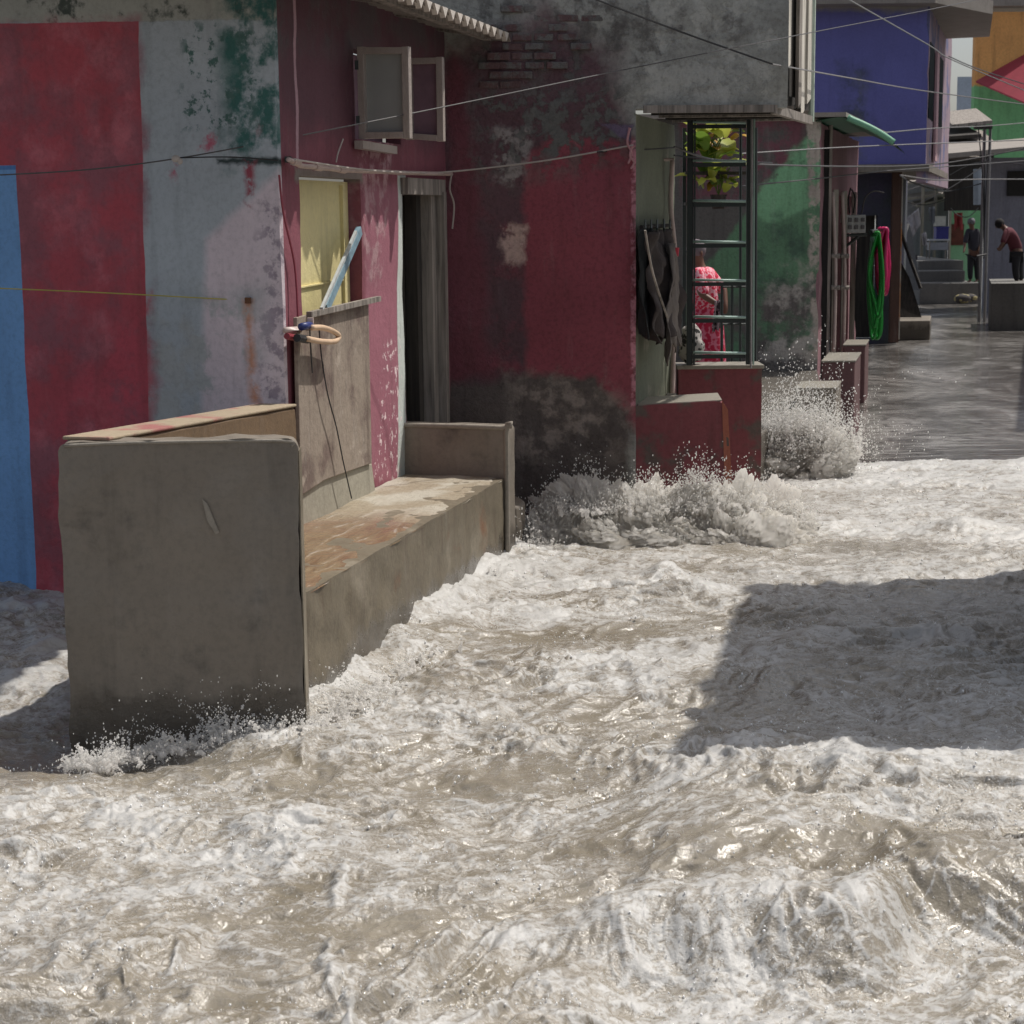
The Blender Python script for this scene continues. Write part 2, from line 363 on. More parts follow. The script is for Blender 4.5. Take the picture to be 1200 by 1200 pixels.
def seat_mat():
    t = NT('flooded_seat'); sp = t.t.nodes.new('ShaderNodeSeparateXYZ'); t.l.new(t.tc.outputs['UV'], sp.inputs[0])
    V = t.math('ADD', sp.outputs[0], t.math('MULTIPLY', t.math('SUBTRACT', t.noise(3, 5, .65), .5), 1.6))
    st = t.noise(1, 6, .62, t.scale(t.tc.outputs['UV'], (3.2, 11, 1)), .7)
    wet = t.mix(t.step(st, .3, .62), S(118, 92, 70), S(146, 126, 98)); wet = t.mix(t.math('MULTIPLY', t.step(t.noise(1.6, 5), .4, .75), .6), wet, S(136, 100, 84)); wet = t.mix(t.step(st, .56, .7), wet, S(190, 178, 168))
    dry = t.mix(t.step(t.noise(3, 5), .42, .58), S(176, 170, 156), S(150, 138, 118))
    m = t.step(V, 1.6, 2.6); c = t.mix(m, wet, dry)
    h = t.math('ADD', st, t.noise(20, 4)); nt = t.bump(h, .5, .03)
    t.out(c, .5, nt); t.put(t.b.inputs['Roughness'], t.step(V, 1.9, 2.35, .16, .6)); return t.m
m_seat = seat_mat()
m_yellow = plaster('yellow_door_paint', S(236, 222, 164, 1.0), mott=.3, streak=.35, grit=.15, dirt=S(110, 104, 82), rough=.6,
                   patches=[(S(150, 142, 118), 2.2, .6, .72, 3)])
m_board = plaster('weathered_plywood', S(158, 144, 130), mott=.5, streak=.75, grit=.4, dirt=S(98, 82, 74), patches=[(S(120, 102, 94), 3, .48, .66, 1), (S(178, 164, 150), 5, .58, .7, 6)])
m_darkwood = wood('dark_wet_wood', S(66, 60, 54), S(38, 35, 32))
m_greywood = wood('grey_weathered_wood', C(104, 98, 92), C(60, 56, 52))
m_whitewood = wood('flaking_white_boards', C(146, 142, 134), C(92, 88, 80))
m_sash = plaster('pale_sash_paint', S(176, 164, 156), mott=.25, streak=.3, grit=.2, dirt=S(110, 96, 88), rough=.55, scale=3)
m_pipe = simple('pale_plastic_pipe', S(200, 180, 172), .45, var=.35, sc=14)
m_rope = simple('pale_rope', S(186, 176, 168), .8)
m_cable = simple('black_cable', S(40, 40, 42), .5)
m_wire = simple('grey_wire', S(92, 90, 90), .5)
m_wirel = simple('pale_wire', S(140, 138, 138), .5)
m_yrope = simple('yellow_rope', S(190, 180, 90), .7)
m_steel = simple('green_black_steel', S(46, 54, 53), .45, var=.4)
m_steelL = simple('lit_green_steel', C(104, 122, 116), .4, var=.3)  # pale colour paints the sunlight on rungs and right rail edge
m_asb = plaster('corrugated_sheet', S(150, 142, 134), mott=.35, streak=.3, grit=.3, rough=.8, scale=3)
m_asbedge = plaster('corrugated_sheet_edge', S(215, 206, 196), mott=.2, streak=.1, grit=.2, rough=.8, scale=3)
m_brick = plaster('old_brick', C(72, 54, 54), mott=.5, streak=.3, grit=.6, patches=[(C(76, 74, 72), 11, .42, .56, 1)], scale=3, bump=.8)
m_green = plaster('pilaster_green_paint', C(88, 92, 78, 1.4), mott=.4, streak=.5, grit=.3, dirt=C(58, 56, 50),
                  patches=[(C(110, 108, 98, 1.7), 3, .55, .7, 2)])
m_redp = plaster('red_step_paint', C(98, 52, 56, 1.6), mott=.4, streak=.4, grit=.3, patches=[(C(66, 58, 54), 4, .52, .66, 1)])
m_orange = plaster('orange_step_edge', S(170, 104, 84), mott=.3, streak=.2)  # orange strip on the right edge and side of the low step
m_dark = simple('unlit_interior', S(38, 36, 34), .9)
m_maroon = simple('maroon_curtain', C(84, 66, 74), .9)
m_glass = NT('dusty_glass')
m_glass = m_glass.out(m_glass.mix(m_glass.noise(3, 3), S(140, 144, 142), S(172, 174, 170)), .12, spec=.6)

# ------------------------------------------------------------------ ground
def street_mat():
    t = NT('wet_street'); n = t.noise(.8, 6, .6, t.scale(t.obj, (1, .5, 1)), .8); st = t.noise(1, 6, .62, t.scale(t.obj, (1.1, 5, 1)), 1.2)
    c = t.mix(t.step(n, .35, .65), S(92, 88, 84), S(138, 134, 130)); c = t.mix(t.step(t.noise(7, 5, .65), .45, .7), c, S(66, 60, 56))
    c = t.mix(t.step(st, .52, .66), c, S(152, 149, 145))  # pale streaks paint bright wet reflections into the street colour
    h = t.math('ADD', t.noise(1, 5, .62, t.scale(t.obj, (2.6, 6, 1)), 1.6), t.math('MULTIPLY', t.noise(1, 4, .65, t.scale(t.obj, (9, 20, 1)), 1.0), .3))
    t.out(c, .2, t.bump(h, .34, .03)); t.put(t.b.inputs['Roughness'], t.step(n, .4, .66, .05, .24)); t.b.inputs['Specular IOR Level'].default_value = .7
    return t.m
m_street = street_mat()
mb = MB(); mb.add([(-400, -60, -.09), (400, -60, -.09), (400, 1200, -.09), (-400, 1200, -.09)], [(0, 1, 2, 3)])
tag(obj('street', mb, m_street), kind='structure')

# ------------------------------------------------------------------ front house with the mural
hf = empty('painted_house', (K.x - .6, K.y + 1.2, -.09), 'low house with red, blue and grey painted walls and two doors behind the bench', 'house')
ZT = 3.75
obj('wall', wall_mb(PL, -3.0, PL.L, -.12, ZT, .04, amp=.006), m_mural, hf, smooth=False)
u1a, u1b = PS.uv(350, 205)[0], PS.uv(422, 210)[0]; u2a, u2b = PS.uv(470, 210)[0], PS.uv(512, 212)[0]
uwa, uwb = 1.25, 2.15; zwa, zwb = 2.56, 3.06
EAVE_IN = lambda u: .0
obj('wall', wall_mb(PS, .04, PS.uv(527, 400)[0] + .02, -.12, 3.42, .1,
                    [(u1a, u1b, ZB + .05, 2.335), (u2a, u2b, ZB + .05, 2.35), (uwa, uwb, zwa, zwb)], seed=3), m_doorwall, hf)
# yellow door with its frame
dr = obj('door', MB().prism([PS.pt(u1a + .02, ZB + .06, -.06), PS.pt(u1b - .02, ZB + .06, -.07), PS.pt(u1b - .02, 2.32, -.07), PS.pt(u1a + .02, 2.32, -.07)],
                            Vector((-PS.n.x * .03, -PS.n.y * .03, 0))), m_yellow, hf)
def bar(pl, ua, za, ub, zb, w, off, th, name, m, parent):
    a, b = pl.pt(ua, za, off), pl.pt(ub, zb, off); return obj(name, ribbon_box(a, b, w, th, Vector((pl.n.x, pl.n.y, 0))), m, parent)
bar(PS, u1b - .16, ZB + .1, u1b - .16, 2.3, .012, -.06, .02, 'batten', m_yellow, dr)
bar(PS, u1a + .03, 1.75, u1b - .17, 1.77, .008, -.062, .012, 'batten', m_yellow, dr)
# plywood sheet across the lower door
wd = obj('board', panel(PS, [(348, 372), (432, 353), (436, 543), (410, 552), (380, 563), (353, 581)], .05, .022), m_board, hf, bevel=.004)
wd['label'] = 'warped plywood sheet nailed over the lower half of the yellow door'
bar(PS, PS.uv(349, 371)[0], PS.uv(349, 371)[1] + .01, PS.uv(432, 352)[0], PS.uv(432, 352)[1] + .01, .03, .062, .03, 'batten', m_greywood, wd)
obj('door_sill', panel(PS, [(351, 572), (392, 556), (436, 542), (441, 580), (400, 598), (349, 628)], .035, .1),
    plaster('pale_sill', S(170, 164, 148), mott=.4, streak=.3), hf, bevel=.01)
# second doorway: planks and posts
d2 = obj('door', MB().prism([PS.pt(u2a + .01, ZB + .05, -.16), PS.pt(u2b - .2, ZB + .05, -.16), PS.pt(u2b - .2, 2.26, -.16), PS.pt(u2a + .01, 2.26, -.16)],
                            Vector((-PS.n.x * .03, -PS.n.y * .03, 0))), m_darkwood, hf)
d2['label'] = 'dark plank door set back in the far doorway'
for k in range(4): bar(PS, u2a + .07 + k * .15, ZB + .1, u2a + .07 + k * .15, 2.25, .13, -.15, .012, 'plank', m_darkwood, d2)
for du, w, of, mm in ((-.24, .1, -.1, m_darkwood), (-.13, .1, -.03, m_greywood), (-.02, .07, .02, m_greywood)):
    bar(PS, u2b + du, ZB, u2b + du, 2.28, w, of, .08, 'door_frame', mm, hf)
bar(PS, u2a - .02, 2.31, u2b + .03, 2.31, .1, .0, .1, 'door_frame', m_greywood, hf)
# window: opening with curtain, two leaves swung out over the lane
obj('curtain', MB().prism([PS.pt(uwa, zwa, -.12), PS.pt(uwb, zwa, -.12), PS.pt(uwb, zwb, -.12), PS.pt(uwa, zwb, -.12)], Vector((-PS.n.x * .02, -PS.n.y * .02, 0))), m_maroon, hf)
bar(PS, uwa - .06, zwa - .035, uwb - .3, zwa - .045, .045, .04, .05, 'window_sill', m_sash, hf)
def leaf(pts, Y0, Y1, pane, lab):
    """an open sash: four pixel corners, left ones at depth Y0, right ones at Y1"""
    P = [atY(pts[0][0], pts[0][1], Y0), atY(pts[1][0], pts[1][1], Y1), atY(pts[2][0], pts[2][1], Y1), atY(pts[3][0], pts[3][1], Y0)]
    P[1].x = P[2].x = (P[1].x + P[2].x) / 2; P[0].x = P[3].x = (P[0].x + P[3].x) / 2
    n = (P[1] - P[0]).cross(P[3] - P[0]).normalized()
    w = .042
    r = None; d = (P[1] - P[0]).normalized(); up = Vector((0, 0, 1))
    r = obj('window_leaf', MB().prism([P[3] + d * w * .8 + up * w * .8, P[2] - d * w * .8 + up * w * .8, P[1] - d * w * .8 - up * w * .8, P[0] + d * w * .8 - up * w * .8], n * .006), pane, hf)
    r['label'] = lab
    for a, b in ((P[0], P[1]), (P[3], P[2])):
        s = -1 if a is P[0] else 1
        obj('rail', ribbon_box(a + up * s * w / 2 - n * .012 + d * w, b + up * s * w / 2 - n * .012 - d * w, .036, w, n), m_sash, r, bevel=.003)
    for a, b, s in ((P[3], P[0], 1), (P[2], P[1], -1)):
        obj('stile', ribbon_box(a + d * s * w / 2 - n * .012, b + d * s * w / 2 - n * .012, w, .04, n.cross(up) * 0 + n), m_sash, r, bevel=.003)
    for zz in (.2, .8):
        obj('hinge', MB().box(lerp(P[3], P[0], zz) - n * .035, .02, .02, .05), m_steel, r)
leaf([(421, 55), (482, 55), (482, 163), (423, 163)], 10.62, 10.5, m_glass, 'near window leaf with pale frame and dusty glass swung open')
leaf([(476, 68), (521, 67), (521, 166), (478, 164)], 11.5, 11.42, m_maroon, 'far window leaf with pale frame and dull maroon panel')
# corrugated roof: sloping sheet whose cut edge shows along the lane
def corr_roof():
    mb = MB(); nu, nt = 260, 8; n0 = len(mb.v)
    for side in (0, 1):
        for i in range(nu):
            u = -1.2 + i * (4.42 / (nu - 1)); ph = u / .165; tri = abs((ph % 1) * 2 - 1)
            for j in range(nt):
                t = j / (nt - 1); off = .44 - t * 2.6; z = 3.285 + (t * 2.6) * .17 + .026 * (tri * 2 - 1) - .007 * side - .02 * u * .0
                mb.v.append(tuple(PS.pt(u, z, off)))
    q = lambda s, i, j: s * nu * nt + i * nt + j
    for i in range(nu - 1):
        for j in range(nt - 1):
            mb.f.append((q(0, i, j), q(0, i + 1, j), q(0, i + 1, j + 1), q(0, i, j + 1)))
            mb.f.append((q(1, i, j + 1), q(1, i + 1, j + 1), q(1, i + 1, j), q(1, i, j)))
        mb.f.append((q(0, i, 0), q(1, i, 0), q(1, i + 1, 0), q(0, i + 1, 0)))
    return mb
rf = obj('roof', corr_roof(), m_asb, hf)
def corr_edge():               # pale triangular closing pieces under each ridge of the sheet
    mb = MB()
    for k in range(-6, 19):
        uc = (k + 0.5) * .165
        a = [PS.pt(uc - .06, 3.285 + .016, .455), PS.pt(uc, 3.285 - .042, .455), PS.pt(uc + .06, 3.285 + .016, .455)]
        mb.prism(a, Vector((-PS.n.x * .03, -PS.n.y * .03, 0)))
    return mb
obj('roof_edge', corr_edge(), m_asbedge, rf)
for uu in (.3, 1.2, 2.1, 3.0):
    obj('rafter', ribbon_box(PS.pt(uu, 3.27 + .02, .4), PS.pt(uu, 3.27 + .36, -1.7), .05, .07), m_greywood, hf)
obj('wall_plate', ribbon_box(PS.pt(-.2, 3.28, .3), PS.pt(3.15, 3.28, .3), .05, .04), m_greywood, hf)

# pipe along the wall, over both doors
def pxpath(pl, pts, off=0): return [pl.at(x, y, off) for x, y in pts]
def smooth_path(P, n=6):
    P = [Vector(p) for p in P]; out = []
    for i in range(len(P) - 1):
        p0, p1, p2, p3 = P[max(i - 1, 0)], P[i], P[i + 1], P[min(i + 2, len(P) - 1)]
        for k in range(n):
            t = k / n; out.append(.5 * ((2 * p1) + (p2 - p0) * t + (2 * p0 - 5 * p1 + 4 * p2 - p3) * t * t + (3 * p1 - p0 - 3 * p2 + p3) * t ** 3))
    return out + [P[-1]]
pp = obj('water_pipe', MB().tube(smooth_path(pxpath(PS, [(338, 187), (346, 190), (352, 194), (372, 196), (400, 199), (440, 201), (490, 203), (529, 204)], .05)), .013, 8), m_pipe, smooth=True)
tag(pp, 'pale plastic pipe sagging along the red wall above the two doors', 'pipe')
for x, y in ((346, 190), (372, 196), (400, 199)): obj('coupling', MB().tube(pxpath(PS, [(x - 3, y - .5), (x + 4, y + .5)], .05), .019, 8), m_pipe, pp)
obj('bracket', MB().box(PS.at(338, 187, .03), .03, .06, .03), m_steel, pp)
rp = obj('clothes_rope', MB().tube(smooth_path([PS.at(346, 187, .09), PS.at(420, 198, .09), PS.at(478, 202, .09), PS.at(530, 201, .09), PM.at(640, 188, .05), PM.at(742, 170, .03)]), .006, 5), m_rope)
tag(rp, 'pale rope stretched from the pipe across the dark red wall to its corner', 'rope')
for x0, y0, L in ((738, 150, 42), (741, 172, 26)):
    pt = smooth_path([PM.at(x0, y0, .04), PM.at(x0 - 3, y0 + L * .4, .05), PM.at(x0 + 2, y0 + L * .7, .04), PM.at(x0 - 2, y0 + L, .05)])
    obj('loose_end', MB().tube(pt, [.012, *([.008] * (len(pt) - 2)), .003], 5), simple('pink_rag', S(190, 140, 144), .9), rp)
pt = smooth_path([PS.at(529, 205, .06), PS.at(527, 222, .06), PS.at(532, 240, .07), PS.at(530, 268, .06)])
tag(obj('hanging_string', MB().tube(pt, .006, 5), m_rope), 'frayed pale string hanging from the end of the pipe beside the far door', 'string')
pt = smooth_path([PS.at(394, 190, .05), PS.at(396, 180, .05), PS.at(402, 163, .05)])
tag(obj('bent_wire', MB().tube(pt, .005, 5), m_rope), 'short pale wire sticking up from the pipe over the yellow door', 'wire')
pt = smooth_path([PS.at(327, 205, .03), PS.at(332, 250, .03), PS.at(345, 310, .03), PS.at(349, 372, .04)])
tag(obj('wall_cable', MB().tube(pt, .006, 5), simple('red_cable', C(84, 30, 40), .6)), 'thin painted cable running down the red wall left of the yellow door', 'cable')

# tap with its bent hose end
tp = empty('hose_tap', PS.at(342, 386, .03), 'brass and blue tap with a short cream hose bent back over the plywood', 'tap')
o_ = .1
obj('hose', MB().tube(smooth_path(pxpath(PS, [(365, 384), (378, 384), (390, 388), (397, 394), (392, 400), (376, 400), (360, 397)], o_ + .02)), .015, 8), simple('cream_hose', S(216, 186, 156), .5), tp, smooth=True)
obj('inlet_pipe', MB().tube(pxpath(PS, [(334, 387), (352, 386)], .05) + [PS.at(354, 384, o_)], .016, 8), m_pipe, tp, smooth=True)
obj('valve', MB().tube(pxpath(PS, [(353, 383), (364, 381)], o_), .02, 8), simple('blue_valve', S(50, 62, 120), .4), tp, smooth=True)
obj('handle', MB().box(PS.at(364, 378, o_), .03, .03, .05), m_pipe, tp)
obj('joint', MB().tube(pxpath(PS, [(336, 394), (348, 396)], .06), .017, 8), simple('red_joint', S(140, 50, 60), .5), tp)
obj('clamp', MB().tube(pxpath(PS, [(348, 396), (361, 398)], o_), .021, 8), m_cable, tp)
for k, path in enumerate(([(363, 386), (364, 410), (366, 437)], [(374, 386), (377, 420), (384, 462), (394, 500), (402, 540), (412, 584)])):  # two thin black tubes down the plywood, one short, one long
    tag(obj('black_line', MB().tube(smooth_path(pxpath(PS, path, .085)), .004, 5), m_cable),
        ('short black line running from the tap over the plywood', 'long thin black line running from the tap down the plywood to the bench')[k], 'wire')
ub = tag(obj('metal_strut', ribbon_box(PS.at(381, 362, .05), PS.at(421, 270, .0), .05, .03, Vector((PS.n.x, PS.n.y, 0))), simple('pale_blue_strut', S(140, 170, 185), .35, var=.5, sc=25)),
         'pale blue and white metal strut leaning across the upper yellow door', 'strut')
obj('edge', ribbon_box(PS.at(377, 362, .07), PS.at(417, 272, .02), .02, .015, Vector((PS.n.x, PS.n.y, 0))), simple('white_strut', S(200, 205, 205), .35, var=.4, sc=30), ub)

# ------------------------------------------------------------------ concrete enclosure and bench
ZW = 1.238
A0 = atZ(66, 518, ZW); B0 = atZ(343, 514, ZW)
cb = empty('concrete_bench', (-1.0, 8.6, -.09), 'grey concrete enclosure wall running into a flooded bench in front of the red door wall', 'bench')
Pf = Plane(A0, B0)
def rounded_slab(pl, u0, u1, z0, z1, th, rad, off=0, dz=0.0, n=6):
    prof = [(u0, z0), (u1, z0)]
    for k in range(n + 1): a = math.pi / 2 * k / n; prof.append((u1 - rad + rad * math.cos(a), z1 - rad + rad * math.sin(a)))
    for k in range(n + 1): a = math.pi / 2 * (1 + k / n); prof.append((u0 + rad + rad * math.cos(a), z1 + dz - rad + rad * math.sin(a)))
    return MB().prism([pl.pt(u, z, off) for u, z in prof], Vector((-pl.n.x * th, -pl.n.y * th, 0)))
def rough(o, amp=.004, cuts=.05):
    """subdivide a slab and make its faces slightly uneven, edges worn"""
    bm = bmesh.new(); bm.from_mesh(o.data)
    for _ in range(7):
        es = [e for e in bm.edges if e.calc_length() > cuts * 1.6]
        if not es: break
        bmesh.ops.subdivide_edges(bm, edges=es, cuts=1, use_grid_fill=True)
    bmesh.ops.triangulate(bm, faces=[f for f in bm.faces if len(f.verts) > 4])
    bm.normal_update(); co = np.array([v.co[:] for v in bm.verts]); no = np.array([v.normal[:] for v in bm.verts])
    d = fbm(co[:, 0] * 5 + co[:, 1] * 3, co[:, 2] * 5 + co[:, 1], 4, 3) * amp
    for v, dd, nn in zip(bm.verts, d, no): v.co += Vector(nn) * float(dd)
    bm.to_mesh(o.data); bm.free(); o.data.shade_smooth(); o.data.set_sharp_from_angle(angle=R_(38)); return o
T = .14
uB = (Vector(B0[:2]) - Pf.a).dot(Pf.d)
fw = obj('front_wall', rounded_slab(Pf, 0, uB + .016, -.14, ZW, T, .045), m_conc, cb); rough(fw, .014, .04)
# back wall from the left corner of the front wall to the corner of the house
Cc = K + Vector((-.02, -.06, 0)); a2 = Pf.pt(.135, 0, -T * .7)
Pb = Plane(a2, Cc); bw = obj('back_wall', MB().prism([Pb.pt(-.0, -.14, .09), Pb.pt(Pb.L, -.14, .09), Pb.pt(Pb.L, 1.17, .09), Pb.pt(.0, ZW + .002, .09)], Vector((-Pb.n.x * .2, -Pb.n.y * .2, 0))), m_inner, cb)
rough(bw, .006, .08); bw.modifiers.new('bevel', 'BEVEL').width = .015
obj('enclosure_floor', MB().prism([Pf.pt(.05, .3, -T), Pf.pt(uB - .02, .3, -T), PS.pt(.1, .3, .0), (Cc.x, Cc.y, .3)], Vector((0, 0, .1))), m_inner, cb)
# rims, paler and worn
so, s_ = atZ(347, 700, ZB), atZ(590, 560, ZB)
PO = Plane(so, s_)                     # outer face of the seat, n to the lane
E0 = atZ(470, 555, ZB)
uE = (Vector(s_[:2]) - PO.a).dot(PO.d)
def seat_mb():
    mb = MB(); mb.uv = []; nu, nv = 60, 14
    q0, q1 = Vector(Pf.pt(uB, ZB, -T)[:]), s_; r0 = PS.at(347, 612, .03); r1 = PS.at(472, 556, .02)
    for i in range(nu + 1):
        t = i / nu; a = lerp(PO.pt(-.1, ZB), PO.pt(uE, ZB), t); b = PS.pt(lerp(-1.7, 2.2, t), ZB, .0)
        u = t * uE
        for j in range(nv + 1):
            p = lerp(a, b, j / nv); dd = T - .03 + (Vector(p[:2]) - Pf.a).dot(Pf.n)
            if dd > 0: p = p + Vector((DV.x, DV.y, 0)) * dd / .97
            z = ZB - .012 * (1 - min(1, j / 2)) + float(fbm(np.array([u * 3]), np.array([j * .3]), 3, 8)[0]) * .008
            mb.v.append((p.x, p.y, z)); mb.uv.append((u, j / nv))
    for i in range(nu):
        for j in range(nv): k = i * (nv + 1) + j; mb.f.append((k, k + nv + 1, k + nv + 2, k + 1))
    return mb
obj('seat', seat_mb(), m_seat, cb, smooth=True)
sw = obj('seat_wall', MB().prism([PO.pt(-.03, -.14), PO.pt(uE, -.14, .0), PO.pt(uE, ZB - .004), PO.pt(-.03, ZB - .004)], Vector((-PO.n.x * .3, -PO.n.y * .3, 0))), m_concL, cb)
rough(sw, .012, .05)
Pe = Plane(E0 + Vector((-.06, .0, 0)), s_ + Vector((.03, 0, 0))); ew = obj('end_wall', rounded_slab(Pe, 0, Pe.L, -.14, .845, .13, .035), m_conc, cb); rough(ew, .005, .05)
rp_ = [Pe.pt(.012, .45, .0), Pe.pt(.012, .80, .0), Pe.pt(.035, .833, .0), Pe.pt(Pe.L - .035, .833, .0), Pe.pt(Pe.L - .012, .80, .0), Pe.pt(Pe.L - .012, .0, .0)]
obj('rim', MB().tube(smooth_path(rp_, 4), .016, 6), m_rim, cb, smooth=True)
rp_ = [Pf.pt(.03, ZW - .015, .0), Pf.pt(.3, ZW - .008, .0), Pf.pt(uB - .05, ZW - .008, 0), Pf.pt(uB - .008, ZW - .03, 0)]
obj('rim', MB().tube(smooth_path(rp_, 4), .007, 6), m_rim, cb, smooth=True)
cp = obj('coping', MB().prism([Pb.pt(-.06, ZW, .095), Pb.pt(Pb.L, 1.168, .095), Pb.pt(Pb.L, 1.168, -.115), Pb.pt(-.06, ZW, -.115)], Vector((0, 0, .015))),
         plaster('sunlit_coping', S(168, 152, 128), mott=.3, streak=.1, patches=[(S(165, 105, 100), 2.5, .5, .62, 3)]), cb, bevel=.006)  # coping coloured pale as the sunlit top of the wall
rm_ = MB(); rm_.v = [tuple(Pf.pt(uB + .017, ZW - .05, -.008)), tuple(Pf.pt(uB + .017, -.1, -.008)), tuple(Pf.pt(uB + .017, -.1, -T - .03)), tuple(Pf.pt(uB + .017, ZW - .05, -T + .01))]
rm_.prism([Vector(v) for v in rm_.v], Vector((Pf.d.x * .006, Pf.d.y * .006, 0))); rm_.v = rm_.v[4:]; rm_.f = [tuple(i - 4 for i in f) for f in rm_.f]
ee = obj('sunlit_end', rm_, m_concL, cb)  # strip coloured as the sunlit wall end, in bench side concrete
cu = atZ(603, 640, 0); rs = MB()
rs.prism([(cu.x - .0 + .07 * math.cos(a) , cu.y + .25 * math.sin(a), -.12) for a in [k * math.pi / 6 for k in range(12)]], Vector((.0, .0, .42)))
tag(rough(obj('kerb_stone', rs, m_conc, bevel=.03), .01, .05), 'rounded concrete stub standing in the water at the far end of the bench', 'kerb stone')
pc = obj('paint_chip', MB().prism([Pf.at(237, 585, .001), Pf.at(243, 590, .001), Pf.at(257, 624, .001), Pf.at(253, 626, .001), Pf.at(243, 610, .001)], Vector((Pf.n.x * .004, Pf.n.y * .004, 0))), m_rim, cb)

# ------------------------------------------------------------------ middle house
hm = empty('dark_red_house', (.5, 13.4, -.09), 'two storey house with peeling dark red wall below and bare grey concrete storey above', 'house')
uc_ = PM.uv(745, 300)[0]; uo = PM.uv(906, 100)[0]; zo = PM.uv(820, 127)[1]
obj('wall', wall_mb(PM, -.3, uo, -.12, 5.2, .2, [(uc_, uo + .1, -.2, zo)], res=.06, amp=.012), m_mid, hm)
Y2 = 14.2
ctr = atY(790, 300, Y2); PG = Plane(PM.pt(uc_ - .01, 0), ctr)
obj('wall', wall_mb(PG, 0.002, PG.L, .4, zo - .03, .18, amp=.008), m_green, hm)
cr = atY(950, 100, 14.1); PW = Plane(PM.pt(uo, 0), cr)
# floor of the overhanging storey: joists and boards seen from below
obj('ceiling', MB().prism([PM.pt(uc_ + .0, zo + .05, -.2), PM.pt(uo - .02, zo + .05, -.2), (cr.x, cr.y, zo + .05), (ctr.x, ctr.y + .1, zo + .05)], Vector((0, 0, .08))), m_darkwood, hm)
for k in range(5):
    t = .12 + k * .2; a = lerp(PM.pt(uc_ + .02, zo + .02, 0), Vector((ctr.x, ctr.y, zo + .02)), t); b = lerp(PM.pt(uo, zo + .02, 0), Vector((cr.x, cr.y, zo + .02)), t)
    obj('joist', ribbon_box(a, b, .05, .07), m_greywood if k % 2 == 0 else m_darkwood, hm)
obj('edge_beam', ribbon_box(PM.pt(uc_ + .05, zo - .005, .02), PM.pt(uo, zo - .005, .02), .03, .05), m_greywood, hm)
obj('edge_beam', ribbon_box(PM.pt(uo + .0, zo - .01, .02), Vector((cr.x, cr.y, zo - .01)), .04, .06), m_greywood, hm)
nb = 7
for k in range(nb):
    t0, t1 = k / nb + .01, (k + 1) / nb - .025 - (.03 if k in (2, 4) else 0)
    z1 = 5.1; z0 = zo + [.02, .12, .0, .3, .05, .0, .1][k]; off = [0, .02, -.01, -.03, .02, 0, .01][k]
    P = [PW.pt(PW.L * t0, z0, off), PW.pt(PW.L * t1, z0 + .05, off), PW.pt(PW.L * t1, z1, off), PW.pt(PW.L * t0, z1, off)]
    obj('board', MB().prism(P, Vector((-PW.n.x * .025, -PW.n.y * .025, 0))), m_whitewood if k not in (2, 4) else m_greywood, hm)
obj('backing', MB().prism([PW.pt(0.02, zo, -.06), PW.pt(PW.L, zo, -.06), PW.pt(PW.L, 5.1, -.06), PW.pt(0.02, 5.1, -.06)], Vector((-PW.n.x * .04, -PW.n.y * .04, 0))), m_darkwood, hm)
obj('corner_post', MB().tube([(cr.x, cr.y, zo - .02), (cr.x, cr.y, 5.2)], .03, 8), simple('pale_green_post', C(120, 130, 120), .5), hm)
# exposed bricks
pk = 0
random.seed(5)
for r in range(9):
    z = 2.1 + 12.45 * (257 - (20 + r * 10.5)) / 2150
    for k in range(6):
        x = 545 + k * 27 + (13 if r % 2 else 0) + random.uniform(-2, 2)
        if (x < 585 and r < 2) or random.random() < .3 or x > 715 or (x > 660 and r > 4) or (x < 560): continue
        u = PM.uv(x, 100)[0]; w = .14 + random.uniform(-.015, .01)
        mb = MB(); a = PM.pt(u, z, random.uniform(-.010, .004)); ang = math.atan2(PM.d.y, PM.d.x)
        mb.box(a, w, .04, .046 + random.uniform(-.005, .003), ang, ('Y', random.uniform(-.03, .03)))
        b_ = obj('brick', mb, m_brick, hm, bevel=.006)
# low red walls and platforms beside the doorway
s1 = obj('step_wall', MB().prism([PM.at(742, 476, .0), PM.at(838, 470, .0), PM.at(846, 472, 0), PM.at(851, 478, .0), PM.at(862, 640, .0), PM.at(742, 640, .0)], Vector((.03, .55, 0))), m_redp, hm); rough(s1, .006, .05)
obj('step_edge', MB().prism([PM.at(849, 474, .002), PM.at(853, 480, .002), PM.at(862, 640, .002), PM.at(858, 640, .002)], Vector((.02, .4, 0))).prism([PM.at(846, 470, .004), PM.at(849, 474, .004), PM.at(858, 640, .004), PM.at(852, 640, .004)], Vector((0, .01, 0))), m_orange, hm)
m_top = plaster('wet_sunlit_top', S(150, 144, 132), mott=.4, streak=.1, rough=.4)  # wet tops of steps and blocks, sunlight on them put into the pale tone
zt = PM.uv(790, 473)[1] + .004
a, b = PM.at(748, 475.5, -.01), PM.at(846, 470, -.01)
obj('step_top', MB().prism([a, b, b + Vector((.03, .53, 0)), a + Vector((.03, .53, 0))], Vector((0, 0, .008))), m_top, hm)
z2 = atY(845, 430, 14).z
L2, R2 = atY(795, 430, 14), atY(893, 430, 14)
s2 = obj('step_wall', MB().box(((L2.x + R2.x) / 2, 14.15, z2 / 2 - .06), R2.x - L2.x, .3, z2 + .1), m_redp, hm); rough(s2, .006, .06)
obj('step_top', MB().box(((L2.x + R2.x) / 2, 14.15, z2 + .0), R2.x - L2.x + .03, .34, .03), m_top, hm, bevel=.006)
obj('doorstep', MB().box((1.15, 13.4, .2), .45, 1.4, .5), m_conc, hm)
obj('small_sill', MB().box(atY(787, 464, 13.3), .07, .1, .03), m_top, hm)

